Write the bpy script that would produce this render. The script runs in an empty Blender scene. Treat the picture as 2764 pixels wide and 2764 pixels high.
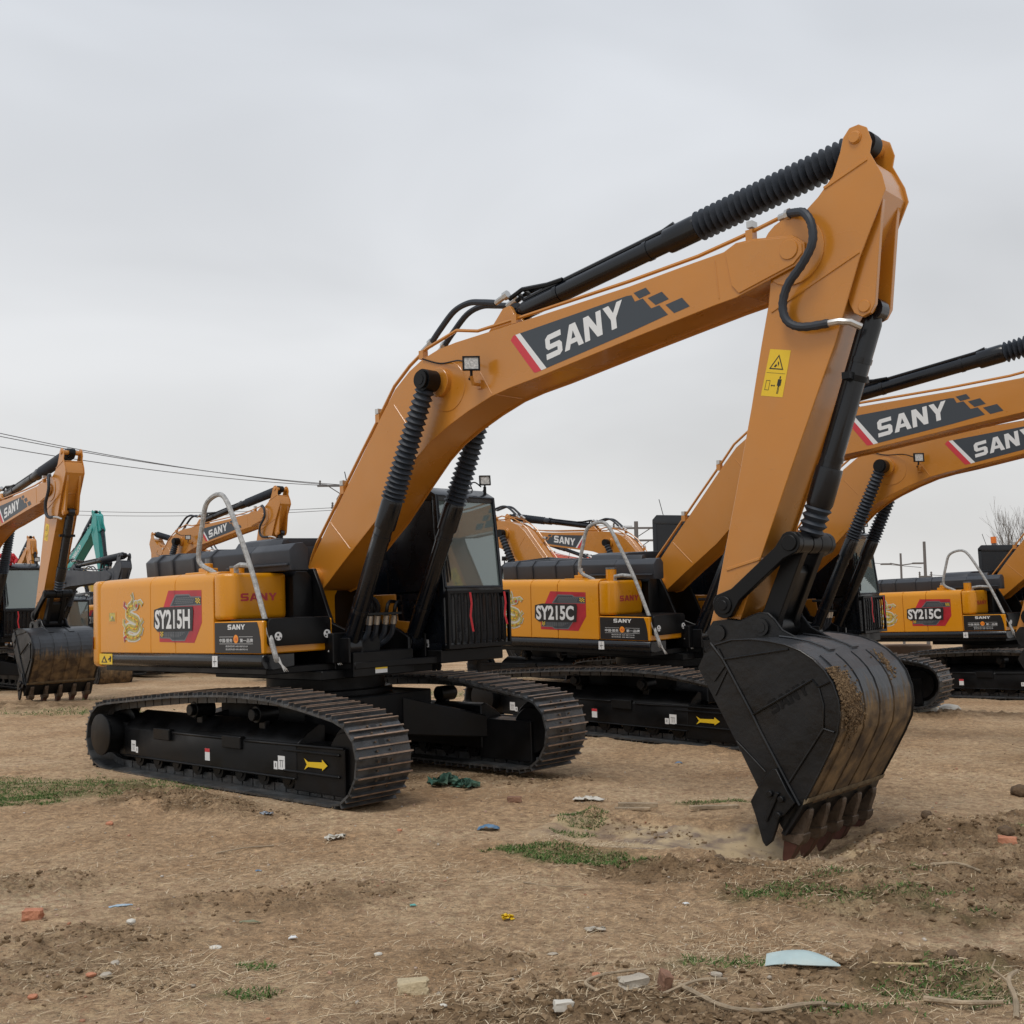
import bpy, bmesh, math, random
import numpy as np
from mathutils import Vector, Matrix, noise
PI=math.pi; R=math.radians
scn=bpy.context.scene; COL=scn.collection
random.seed(7); RNG=np.random.default_rng(7)
# ------------------------------------------------------------------ camera
cd=bpy.data.cameras.new('Camera'); cam=bpy.data.objects.new('Camera',cd); COL.objects.link(cam); scn.camera=cam
cd.lens=39.02; cd.sensor_width=36; cd.clip_end=2000; cd.clip_start=.05
cam.matrix_world=Matrix.Translation((0,0,1.6207))@Matrix.Rotation(PI/2+.0959,4,'X')@Matrix.Rotation(-.0082,4,'Z')
# ------------------------------------------------------------------ sky
SUN_EL,SUN_AZ=62,-150      # azimuth of the sun measured from +Y towards +X
w=bpy.data.worlds.new("World"); scn.world=w; w.use_nodes=True; nt=w.node_tree; nt.nodes.clear()
N=nt.nodes.new; L=nt.links.new
out=N('ShaderNodeOutputWorld'); bg=N('ShaderNodeBackground'); bg.inputs[1].default_value=.1; L(bg.outputs[0],out.inputs[0])
sky=N('ShaderNodeTexSky'); sky.sky_type='NISHITA'; sky.sun_disc=False; sky.sun_elevation=R(SUN_EL); sky.sun_rotation=R(SUN_AZ); sky.dust_density=4; sky.air_density=1.2
tc=N('ShaderNodeTexCoord'); sep=N('ShaderNodeSeparateXYZ'); L(tc.outputs['Generated'],sep.inputs[0])
ramp=N('ShaderNodeValToRGB'); L(sep.outputs['Z'],ramp.inputs[0]); cr=ramp.color_ramp
for pos,c in [(0,(7.5,7.4,7.25)),(.07,(7.3,7.33,7.33)),(.20,(6.6,6.9,7.15)),(.38,(4.5,5.2,6.35)),(1,(5.2,5.8,6.7))]:
    e=cr.elements[0] if pos==0 else (cr.elements[1] if pos==1 else cr.elements.new(pos)); e.position=pos; e.color=(*[k/10 for k in c],1)
sc_=N('ShaderNodeVectorMath'); sc_.operation='SCALE'; sc_.inputs['Scale'].default_value=11.3; L(ramp.outputs[0],sc_.inputs[0])
mp=N('ShaderNodeMapping'); mp.inputs['Scale'].default_value=(1,1,2.6); mp.inputs['Location'].default_value=(.35,.1,.2); L(tc.outputs['Generated'],mp.inputs[0])
nz=N('ShaderNodeTexNoise'); nz.inputs['Scale'].default_value=2.1; nz.inputs['Detail'].default_value=4; nz.inputs['Roughness'].default_value=.42; nz.inputs['Distortion'].default_value=.4; L(mp.outputs[0],nz.inputs[0])
mr_=N('ShaderNodeMapRange'); mr_.inputs[1].default_value=.3; mr_.inputs[2].default_value=.7; mr_.inputs[3].default_value=.84; mr_.inputs[4].default_value=1.13; L(nz.outputs[0],mr_.inputs[0])
sc2=N('ShaderNodeVectorMath'); sc2.operation='SCALE'; L(sc_.outputs[0],sc2.inputs[0]); L(mr_.outputs[0],sc2.inputs['Scale'])
mx=N('ShaderNodeMixRGB'); mx.inputs[0].default_value=.9; L(sky.outputs[0],mx.inputs[1]); L(sc2.outputs[0],mx.inputs[2]); L(mx.outputs[0],bg.inputs[0])
sl=bpy.data.lights.new('Sun','SUN'); sl.energy=1.5; sl.angle=R(20); sl.color=(1,.96,.9)
sun=bpy.data.objects.new('Sun',sl); COL.objects.link(sun)
az,el=R(SUN_AZ),R(SUN_EL); sd=Vector((math.sin(az)*math.cos(el),math.cos(az)*math.cos(el),math.sin(el)))
sun.rotation_euler=sd.to_track_quat('Z','Y').to_euler()
vs=scn.view_settings; vs.view_transform='Standard'; vs.look='None'; vs.gamma=1; vs.exposure=0
scn.cycles.max_bounces=6; scn.cycles.diffuse_bounces=3; scn.cycles.glossy_bounces=3; scn.cycles.transparent_max_bounces=8
# ------------------------------------------------------------------ materials
def mat(name,col,rough=.5,metal=0,coat=0,var=0,vscale=4,bump=0,bscale=40,dust=0,dustcol=(.22,.16,.1),spec=.5):
    m=bpy.data.materials.new(name); m.use_nodes=True; nt=m.node_tree; b=nt.nodes['Principled BSDF']; N=nt.nodes.new; L=nt.links.new
    b.inputs['Base Color'].default_value=(*col,1); b.inputs['Roughness'].default_value=rough; b.inputs['Metallic'].default_value=metal
    b.inputs['Coat Weight'].default_value=coat; b.inputs['Coat Roughness'].default_value=.12; b.inputs['Specular IOR Level'].default_value=spec
    if var or bump or dust:
        tc=N('ShaderNodeTexCoord')
    src=None
    if var:
        n=N('ShaderNodeTexNoise'); n.inputs['Scale'].default_value=vscale; n.inputs['Detail'].default_value=5; L(tc.outputs['Object'],n.inputs[0])
        mr=N('ShaderNodeMapRange'); mr.inputs[1].default_value=.3; mr.inputs[2].default_value=.7; mr.inputs[3].default_value=1-var; mr.inputs[4].default_value=1+var; L(n.outputs[0],mr.inputs[0])
        sc=N('ShaderNodeVectorMath'); sc.operation='SCALE'; sc.inputs[0].default_value=col; L(mr.outputs[0],sc.inputs['Scale']); src=sc.outputs[0]
        mr2=N('ShaderNodeMapRange'); mr2.inputs[1].default_value=.3; mr2.inputs[2].default_value=.7; mr2.inputs[3].default_value=max(.05,rough-.1); mr2.inputs[4].default_value=min(1,rough+.12); L(n.outputs[0],mr2.inputs[0]); L(mr2.outputs[0],b.inputs['Roughness'])
        L(src,b.inputs['Base Color'])
    if dust:
        n=N('ShaderNodeTexNoise'); n.inputs['Scale'].default_value=3.1; n.inputs['Detail'].default_value=8; n.inputs['Roughness'].default_value=.7; L(tc.outputs['Object'],n.inputs[0])
        mr=N('ShaderNodeMapRange'); mr.inputs[1].default_value=.45; mr.inputs[2].default_value=.75; mr.inputs[3].default_value=0; mr.inputs[4].default_value=dust; L(n.outputs[0],mr.inputs[0])
        mx=N('ShaderNodeMixRGB'); L(mr.outputs[0],mx.inputs[0]); mx.inputs[2].default_value=(*dustcol,1)
        if src: L(src,mx.inputs[1])
        else: mx.inputs[1].default_value=(*col,1)
        L(mx.outputs[0],b.inputs['Base Color'])
    if coat>=.5:
        mp=N('ShaderNodeMapping'); mp.inputs['Scale'].default_value=(1.2,1.2,9); mp.inputs['Rotation'].default_value=(0,.5,0); L(tc.outputs['Object'],mp.inputs[0])
        n=N('ShaderNodeTexNoise'); n.inputs['Scale'].default_value=3.5; n.inputs['Detail'].default_value=9; n.inputs['Roughness'].default_value=.75; L(mp.outputs[0],n.inputs[0])
        mr=N('ShaderNodeMapRange'); mr.inputs[1].default_value=.62; mr.inputs[2].default_value=.74; mr.inputs[3].default_value=0; mr.inputs[4].default_value=.35; L(n.outputs[0],mr.inputs[0])
        mx=N('ShaderNodeMixRGB'); old=b.inputs['Base Color'].links[0].from_socket; L(mr.outputs[0],mx.inputs[0]); L(old,mx.inputs[1]); mx.inputs[2].default_value=(.20,.10,.045,1); L(mx.outputs[0],b.inputs['Base Color'])
        mr=N('ShaderNodeMapRange'); mr.inputs[1].default_value=.35; mr.inputs[2].default_value=.7; mr.inputs[3].default_value=.06; mr.inputs[4].default_value=.28; L(n.outputs[0],mr.inputs[0]); L(mr.outputs[0],b.inputs['Coat Roughness'])
    if bump:
        n=N('ShaderNodeTexNoise'); n.inputs['Scale'].default_value=bscale; n.inputs['Detail'].default_value=4; L(tc.outputs['Object'],n.inputs[0])
        bp=N('ShaderNodeBump'); bp.inputs['Strength'].default_value=bump; bp.inputs['Distance'].default_value=.02; L(n.outputs[0],bp.inputs['Height']); L(bp.outputs[0],b.inputs['Normal'])
    return m
M={}
M['paint']=mat('orange_paint_hazed',(.50,.192,.018),.30,coat=.55,var=.07,vscale=1.1,dust=.14,dustcol=(.42,.25,.11))  # same paint as the body, base dulled to imitate sky haze on the boom
M['body']=mat('yellow_orange_paint',(.66,.262,.003),.33,coat=.25,var=.05,vscale=1.3,dust=.10,dustcol=(.46,.24,.04),spec=.4)
M['black']=mat('black_paint',(.0030,.0033,.0040),.40,var=.4,dust=.10,dustcol=(.030,.022,.016),spec=.25)
M['gloss']=mat('gloss_black',(.0035,.005,.008),.26,coat=.25,var=.2,spec=.35)
M['steel']=mat('track_steel',(.068,.072,.076),.40,metal=.4,var=.45,vscale=9,dust=.40,dustcol=(.16,.115,.08),bump=.25,bscale=30)
M['tip']=mat('worn_grouser',(.27,.19,.14),.5,metal=.3,var=.35,vscale=14,dust=.4,dustcol=(.24,.15,.09))
M['rub']=mat('rubber_boot',(.018,.024,.034),.55,var=.3,vscale=9,dust=.12,dustcol=(.09,.08,.07))
M['hood']=mat('hood_plastic',(.030,.034,.042),.5,var=.1)
M['chrome']=mat('bare_steel',(.55,.54,.52),.32,metal=.9,var=.1)
M['wrap']=mat('plastic_wrap',(.36,.36,.35),.5,var=.35,vscale=22,bump=.5,bscale=60)
M['white']=mat('white_print',(.72,.73,.73),.5)
M['decal']=mat('dark_grey_print',(.040,.050,.062),.4)
M['pblack']=mat('black_print',(.012,.012,.013),.4)
M['red']=mat('red_print',(.55,.035,.05),.4)
M['dred']=mat('crimson_print',(.42,.018,.03),.35,var=.45,vscale=2.4)
M['yel']=mat('yellow_print',(.75,.50,.02),.4)
M['orr']=mat('orange_print',(.85,.28,.02),.4)
M['gold']=mat('gold_print',(.46,.38,.09),.4,var=.5,vscale=22,dust=.6,dustcol=(.30,.12,.03))
M['grey']=mat('grey_print',(.16,.17,.18),.35,metal=.3)
M['lamp']=mat('lamp_glass',(.5,.5,.48),.15,coat=.5,var=.4,vscale=60)
M['beacon']=mat('beacon_orange',(.9,.22,.03),.3)
M['teal']=mat('teal_paint',(.035,.30,.27),.4,coat=.2,var=.06)
M['kyel']=mat('yellow_paint',(.68,.42,.04),.4,coat=.2,var=.06)
M['rpaint']=mat('red_paint',(.62,.10,.05),.4,coat=.2,var=.06)
M['gpaint']=mat('grey_paint',(.055,.06,.07),.5,var=.1)
M['seat']=mat('seat_cloth',(.03,.03,.03),.8)
M['rust']=mat('worn_steel',(.085,.058,.038),.6,metal=.2,var=.4,vscale=12,dust=.5,dustcol=(.20,.13,.08),bump=.4)
M['mudedge']=mat('muddy_edge',(.16,.12,.07),.8,var=.35,vscale=16,bump=.4)
M['tooth']=mat('reddish_tooth',(.085,.028,.020),.5,var=.3,vscale=10,dust=.35,dustcol=(.2,.12,.07))
M['ribbon']=mat('red_ribbon',(.6,.03,.04),.7)
M['cream']=mat('cream_plastic',(.62,.60,.52),.5)
def glass():
    m=bpy.data.materials.new('cab_glass'); m.use_nodes=True; nt=m.node_tree; nt.nodes.clear(); N=nt.nodes.new; L=nt.links.new
    o=N('ShaderNodeOutputMaterial'); t=N('ShaderNodeBsdfTransparent'); t.inputs[0].default_value=(.34,.42,.40,1)
    g=N('ShaderNodeBsdfGlossy'); g.inputs[0].default_value=(.85,.92,.9,1); g.inputs[1].default_value=.02
    f=N('ShaderNodeFresnel'); f.inputs[0].default_value=1.5
    mr=N('ShaderNodeMapRange'); mr.inputs[3].default_value=.14; mr.inputs[4].default_value=1; L(f.outputs[0],mr.inputs[0])
    df=N('ShaderNodeBsdfDiffuse'); df.inputs[0].default_value=(.17,.215,.21,1); xm=N('ShaderNodeMixShader'); xm.inputs[0].default_value=.72; L(t.outputs[0],xm.inputs[1]); L(df.outputs[0],xm.inputs[2])
    x=N('ShaderNodeMixShader'); L(mr.outputs[0],x.inputs[0]); L(xm.outputs[0],x.inputs[1]); L(g.outputs[0],x.inputs[2]); L(x.outputs[0],o.inputs[0]); return m
M['glass']=glass()
def bucketmat(name,base,mud,zlo,zhi,xmin):
    # black steel, with dried mud where the curved back has been in the ground
    m=mat(name,base,.38,metal=.25,var=.25,vscale=5,bump=.15,bscale=25); nt=m.node_tree; N=nt.nodes.new; L=nt.links.new; b=nt.nodes['Principled BSDF']
    tc=N('ShaderNodeTexCoord'); mp=N('ShaderNodeMapping'); mp.inputs['Scale'].default_value=(1.0,14,1.0); L(tc.outputs['Object'],mp.inputs[0])
    n=N('ShaderNodeTexNoise'); n.inputs['Scale'].default_value=2.2; n.inputs['Detail'].default_value=8; n.inputs['Roughness'].default_value=.65; L(mp.outputs[0],n.inputs[0])
    s=N('ShaderNodeSeparateXYZ'); L(tc.outputs['Object'],s.inputs[0])
    a=N('ShaderNodeMapRange'); a.inputs[1].default_value=zhi; a.inputs[2].default_value=zlo; a.inputs[3].default_value=-.30; a.inputs[4].default_value=.30; L(s.outputs['Z'],a.inputs[0])
    ad=N('ShaderNodeMath'); ad.operation='ADD'; L(n.outputs[0],ad.inputs[0]); L(a.outputs[0],ad.inputs[1])
    r=N('ShaderNodeMapRange'); r.inputs[1].default_value=.42; r.inputs[2].default_value=.62; r.inputs[3].default_value=0; r.inputs[4].default_value=.9; L(ad.outputs[0],r.inputs[0])
    n2=N('ShaderNodeTexNoise'); n2.inputs['Scale'].default_value=7; n2.inputs['Detail'].default_value=6; L(tc.outputs['Object'],n2.inputs[0])
    cr=N('ShaderNodeValToRGB'); cr.color_ramp.elements[0].position=.35; cr.color_ramp.elements[0].color=(.07,.045,.025,1); cr.color_ramp.elements[1].position=.68; cr.color_ramp.elements[1].color=(*mud,1); L(n2.outputs[0],cr.inputs[0])
    mx=N('ShaderNodeMixRGB'); L(r.outputs[0],mx.inputs[0]); L(cr.outputs[0],mx.inputs[2])
    old=b.inputs['Base Color'].links[0].from_socket; L(old,mx.inputs[1]); L(mx.outputs[0],b.inputs['Base Color'])
    mt=N('ShaderNodeMapRange'); mt.inputs[3].default_value=.38; mt.inputs[4].default_value=.9; L(r.outputs[0],mt.inputs[0]); L(mt.outputs[0],b.inputs['Roughness'])
    return m
M['bshell']=bucketmat('muddy_bucket_back',(.040,.043,.048),(.26,.165,.075),.78,1.22,0)
M['bside']=mat('bucket_side',(.0045,.005,.006),.36,var=.6,vscale=4,dust=.30,dustcol=(.035,.028,.022),bump=.2,bscale=14,spec=.4)
# ------------------------------------------------------------------ mesh helpers
def inset(poly,d):
    n=len(poly); A=sum(poly[i][0]*poly[(i+1)%n][1]-poly[(i+1)%n][0]*poly[i][1] for i in range(n)); s=1 if A>0 else -1; o=[]
    for i in range(n):
        p=Vector(poly[i]); a=(p-Vector(poly[i-1])).normalized(); b=(Vector(poly[(i+1)%n])-p).normalized()
        na=Vector((-a.y,a.x))*s; nb=Vector((-b.y,b.x))*s; k=(na+nb); k/=max(.4,k.length_squared/2); q=p+k*d; o.append((q.x,q.y))
    return o
def rrect(x0,x1,z0,z1,r,n=4):
    o=[]
    for cx,cz,a in ((x1-r,z1-r,0),(x0+r,z1-r,90),(x0+r,z0+r,180),(x1-r,z0+r,270)):
        for i in range(n+1): t=R(a+90*i/n); o.append((cx+r*math.cos(t),cz+r*math.sin(t)))
    return o
def circ(cx,cz,r,n=20): return [(cx+r*math.cos(2*PI*i/n),cz+r*math.sin(2*PI*i/n)) for i in range(n)]
class MB:
    def __init__(s): s.v=[]; s.f=[]; s.m=[]; s.k=0
    def add(s,v,f):
        o=len(s.v); s.v+= [tuple(p) for p in v]; s.f+=[tuple(i+o for i in q) for q in f]; s.m+=[s.k]*len(f); return s
    def prism(s,poly,a,b,ax=1):
        n=len(poly)
        def P(p,t): return (p[0],t,p[1]) if ax==1 else ((t,p[0],p[1]) if ax==0 else (p[0],p[1],t))
        return s.add([P(p,a) for p in poly]+[P(p,b) for p in poly],[tuple(range(n)),tuple(range(2*n-1,n-1,-1))]+[(i,i+n,(i+1)%n+n,(i+1)%n) for i in range(n)])
    def box(s,x0,x1,y0,y1,z0,z1): return s.prism([(x0,y0),(x1,y0),(x1,y1),(x0,y1)],z0,z1,2)
    def tube(s,pts,r,n=10,cap=True):
        pts=[Vector(p) for p in pts]; m=len(pts); rr=r if isinstance(r,(list,tuple)) else [r]*m
        up=None; V=[]
        for i,p in enumerate(pts):
            t=(pts[min(i+1,m-1)]-pts[max(i-1,0)]).normalized()
            if up is None: up=t.orthogonal().normalized()
            up=(up-t*up.dot(t)); up=up.normalized() if up.length>1e-6 else t.orthogonal().normalized(); sd=t.cross(up)
            V+=[p+(up*math.cos(2*PI*j/n)+sd*math.sin(2*PI*j/n))*rr[i] for j in range(n)]
        F=[(i*n+j,i*n+(j+1)%n,(i+1)*n+(j+1)%n,(i+1)*n+j) for i in range(m-1) for j in range(n)]
        if cap: F+=[tuple(range(n-1,-1,-1)),tuple(range((m-1)*n,m*n))]
        return s.add(V,F)
    def lathe(s,A,B,prof,n=20):
        A,B=Vector(A),Vector(B); t=(B-A).normalized(); up=t.orthogonal().normalized(); sd=t.cross(up); V=[];m=len(prof)
        for d,r in prof: V+=[A+t*d+(up*math.cos(2*PI*j/n)+sd*math.sin(2*PI*j/n))*max(r,.001) for j in range(n)]
        F=[(i*n+j,i*n+(j+1)%n,(i+1)*n+(j+1)%n,(i+1)*n+j) for i in range(m-1) for j in range(n)]
        F+=[tuple(range(n-1,-1,-1)),tuple(range((m-1)*n,m*n))]
        return s.add(V,F)
    def cyl(s,A,B,r,n=20): return s.lathe(A,B,[(0,r),((Vector(B)-Vector(A)).length,r)],n)
    def flat(s,polys,O,u,v,off=0):
        O,u,v=Vector(O),Vector(u),Vector(v); nn=u.cross(v).normalized()*off
        for p in polys: s.add([O+u*a+v*b+nn for a,b in p],[tuple(range(len(p)))])
        return s
def smooth(p,k=6):
    p=[Vector(q) for q in p]; o=[]
    for i in range(len(p)-1):
        a,b,c,d=p[max(i-1,0)],p[i],p[i+1],p[min(i+2,len(p)-1)]
        for j in range(k):
            t=j/k; o.append(.5*((2*b)+(c-a)*t+(2*a-5*b+4*c-d)*t*t+(3*b-a-3*c+d)*t**3))
    return o+[p[-1]]
def obj(name,mb,m,parent=None,tf=None,bev=0,ang=35,seg=1,fixn=True,**kw):
    me=bpy.data.meshes.new(name); V=mb.v if tf is None else [tf(p) for p in mb.v]
    me.from_pydata([tuple(p) for p in V],[],mb.f)
    mats=m if isinstance(m,(list,tuple)) else [m]
    for q in mats: me.materials.append(M[q] if isinstance(q,str) else q)
    if len(mats)>1: me.polygons.foreach_set('material_index',mb.m)
    if fixn or bev:
        bm=bmesh.new(); bm.from_mesh(me)
        if bev:
            es=[e for e in bm.edges if len(e.link_faces)==2 and e.calc_face_angle(0)>R(40)]
            bmesh.ops.bevel(bm,geom=es,offset=bev,segments=seg,affect='EDGES',clamp_overlap=True,profile=.6)
        if fixn: bmesh.ops.recalc_face_normals(bm,faces=bm.faces)
        bm.to_mesh(me); bm.free()
    me.polygons.foreach_set('use_smooth',[True]*len(me.polygons)); me.set_sharp_from_angle(angle=R(ang))
    o=bpy.data.objects.new(name,me); COL.objects.link(o); o.parent=parent
    for k,v in kw.items(): o[k]=v
    return o
def thing(name,label,cat,group=None,loc=(0,0,0),rot=(0,0,0)):
    o=bpy.data.objects.new(name,None); COL.objects.link(o); o.location=loc; o.rotation_euler=rot; o['label']=label; o['category']=cat; o.empty_display_size=.3
    if group: o['group']=group
    return o
def tag(o,label,cat,group=None):
    o['label']=label; o['category']=cat
    if group: o['group']=group
    return o
# ---- lettering
GL={'S':([[(0,0),(.78,0),(.95,.12),(.95,.46),(.82,.59),(.27,.59),(.27,.77),(.93,.77),(.93,1),(.17,1),(0,.87),(0,.51),(.13,.38),(.68,.38),(.68,.23),(0,.23)]],1.07),
'A':([[(0,0),(.38,1),(.55,1),(.55,.72),(.29,0)],[(1.1,0),(.81,0),(.55,.72),(.55,1),(.72,1)],[(.362,.2),(.738,.2),(.666,.4),(.434,.4)]],1.18),
'N':([[(0,0),(0,1),(.3,1),(.70,.44),(.70,1),(.98,1),(.98,0),(.7,0),(.28,.58),(.28,0)]],1.1),'Y':([[(.38,0),(.38,.4),(0,1),(.32,1),(.53,.64),(.76,1),(1.06,1),(.66,.4),(.66,0)]],1.06)}
def brand():      # the maker's block letters as polygons in a 4.27 x 1 box
    o=[];x=0
    for c in 'SANY':
        g,adv=GL[c]; o+=[[((a+x)/4.41,b) for a,b in p] for p in g]; x+=adv
    return o
BR=brand()
_tc={}
def textmesh(s,off=0):
    k=(s,off)
    if k in _tc: return _tc[k]
    c=bpy.data.curves.new('t','FONT'); c.body=s; c.offset=off; c.resolution_u=3; c.fill_mode='FRONT' if False else 'FRONT'
    o=bpy.data.objects.new('t',c); COL.objects.link(o); dg=bpy.context.evaluated_depsgraph_get(); dg.update()
    me=bpy.data.meshes.new_from_object(o.evaluated_get(dg)); V=[tuple(v.co) for v in me.vertices]; F=[tuple(p.vertices) for p in me.polygons]
    bpy.data.objects.remove(o); bpy.data.curves.remove(c); bpy.data.meshes.remove(me)
    x0=min(v[0] for v in V);x1=max(v[0] for v in V);y0=min(v[1] for v in V);y1=max(v[1] for v in V)
    V=[((v[0]-x0)/(x1-x0),(v[1]-y0)/(y1-y0)) for v in V]; _tc[k]=(V,F); return V,F
def text(mb,s,O,u,v,off=0,bold=0):
    V,F=textmesh(s,bold); O,u,v=Vector(O),Vector(u),Vector(v); nn=u.cross(v).normalized()*off
    mb.add([O+u*a+v*b+nn for a,b in V],F)
def rot2(p,c,a):
    s,k=math.sin(a),math.cos(a); x,z=p[0]-c[0],p[2]-c[1]; return (c[0]+k*x-s*z,p[1],c[1]+s*x+k*z)
# ================================================================== EXCAVATOR (X forward, Y left, Z up)
FOOT=(.18,2.05); TIP=(5.94,4.28); BPIN=(5.17,1.46); LPIN=(5.83,2.11); ARMP=(5.25,1.67); BLINK=(5.54,1.5)
BOOM_T=[(.06,1.97),(.01,2.08),(.05,2.2),(.15,2.34),(.47,2.72),(.95,3.27),(1.31,3.69),(1.52,3.92),(1.74,4.07),(1.94,4.16),(2.16,4.215),(2.4,4.24),(3.25,4.275),(4.47,4.33),(4.95,4.37),(5.38,4.40),(5.49,4.445),(5.64,4.44),(5.97,4.385),(6.06,4.31),(6.06,4.22),(5.98,4.15)]
BOOM_B=[(5.47,4.02),(5.28,4.0),(4.45,3.885),(3.43,3.735),(3.1,3.695),(2.85,3.65),(2.56,3.56),(2.27,3.45),(2.03,3.34),(1.82,3.2),(1.5,2.92),(1.16,2.61),(.63,2.22),(.28,1.95),(.17,1.92)]
STICK=[(5.78,4.30),(5.89,4.43),(6.17,4.63),(6.29,4.75),(6.36,4.91),(6.39,5.01),(6.44,5.065),(6.51,5.07),(6.57,5.03),(6.60,4.92),(6.58,4.84),(6.66,4.66),(6.68,4.55),(6.46,4.11),(6.23,3.52),(6.03,3.09),(5.79,2.57),(5.38,1.66),(5.28,1.42),(5.18,1.34),(5.08,1.38),(5.06,1.5),(5.11,1.65),(5.38,2.61),(5.53,3.17),(5.64,3.62),(5.72,3.92)]
STICKBOX=[(5.78,4.30),(5.89,4.43),(6.17,4.63),(6.30,4.76),(6.60,4.80),(6.66,4.66),(6.68,4.55),(6.46,4.11),(6.23,3.52),(6.03,3.09),(5.79,2.57),(5.38,1.66),(5.30,1.52),(5.09,1.52),(5.11,1.65),(5.38,2.61),(5.53,3.17),(5.64,3.62),(5.72,3.92)]
SHELL=[(5.20,1.22),(5.26,1.32),(5.36,1.385),(5.50,1.42),(5.66,1.425),(5.80,1.41),(5.93,1.385),(6.04,1.345),(6.13,1.29),(6.21,1.215),(6.265,1.13),(6.30,1.02),(6.305,.91),(6.285,.8),(6.23,.69),(6.12,.50),(6.02,.335),(5.965,.27)]
BACKL=[(5.82,.13),(5.65,.39),(5.5,.68),(5.35,.95)]
def poly_at(pl,t):
    d=[0]
    for a,b in zip(pl,pl[1:]): d.append(d[-1]+math.dist(a,b))
    t*=d[-1]
    for i in range(len(pl)-1):
        if t<=d[i+1]+1e-9: k=(t-d[i])/(d[i+1]-d[i]); return tuple(a+(b-a)*k for a,b in zip(pl[i],pl[i+1]))
    return pl[-1]
def bellows(mb,A,B,r0,r1,n,seg=18,amp=.2,close=1.0):
    L=(Vector(B)-Vector(A)).length; pr=[(0,r0*.7)]
    for i in range(n):
        a,b=(i/n)**close,((i+1)/n)**close; r=r0+(r1-r0)*(a+b)/2; pr+=[(L*(a+.08*(b-a)),r*(1-amp)),(L*(a+b)/2,r)]
    pr+=[(L,r1*.7)]; mb.lathe(A,B,pr,seg)
def lerp(A,B,t): return tuple(a+(b-a)*t for a,b in zip(A,B))
def lamp(parent,P,d,tf=None,mats=('black','lamp'),s=1,name='work_lamp'):
    # square work lamp: housing with rim, lens, bracket; d = direction it looks (unit, horizontal)
    mb=MB(); P=Vector(P); d=Vector(d).normalized(); u=d.cross(Vector((0,0,1))).normalized(); v=u.cross(d)
    def q(a,b,c): return P+u*a*s+v*b*s+d*c*s
    V=[q(a*x,b*y,c) for c,x,y in ((-.06,.6,.6),(.0,1,1),(.035,1,1),(.035,.82,.8),(.025,.8,.78)) for a,b in ((-.085,-.07),(.085,-.07),(.085,.07),(-.085,.07))]
    F=[(i*4+j,i*4+(j+1)%4,i*4+4+(j+1)%4,i*4+4+j) for i in range(4) for j in range(4)]+[(3,2,1,0)]
    mb.add(V,F); mb.tube([q(0,-.07,0),q(0,-.12,-.01),q(.02,-.15,-.03)],.014*s,6)
    mb.k=1; mb.add([q(a*.8,b*.78,.026) for a,b in ((-.085,-.07),(.085,-.07),(.085,.07),(-.085,.07))],[(0,1,2,3)])
    return obj(name,mb,list(mats),parent,tf,fixn=False)
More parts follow.
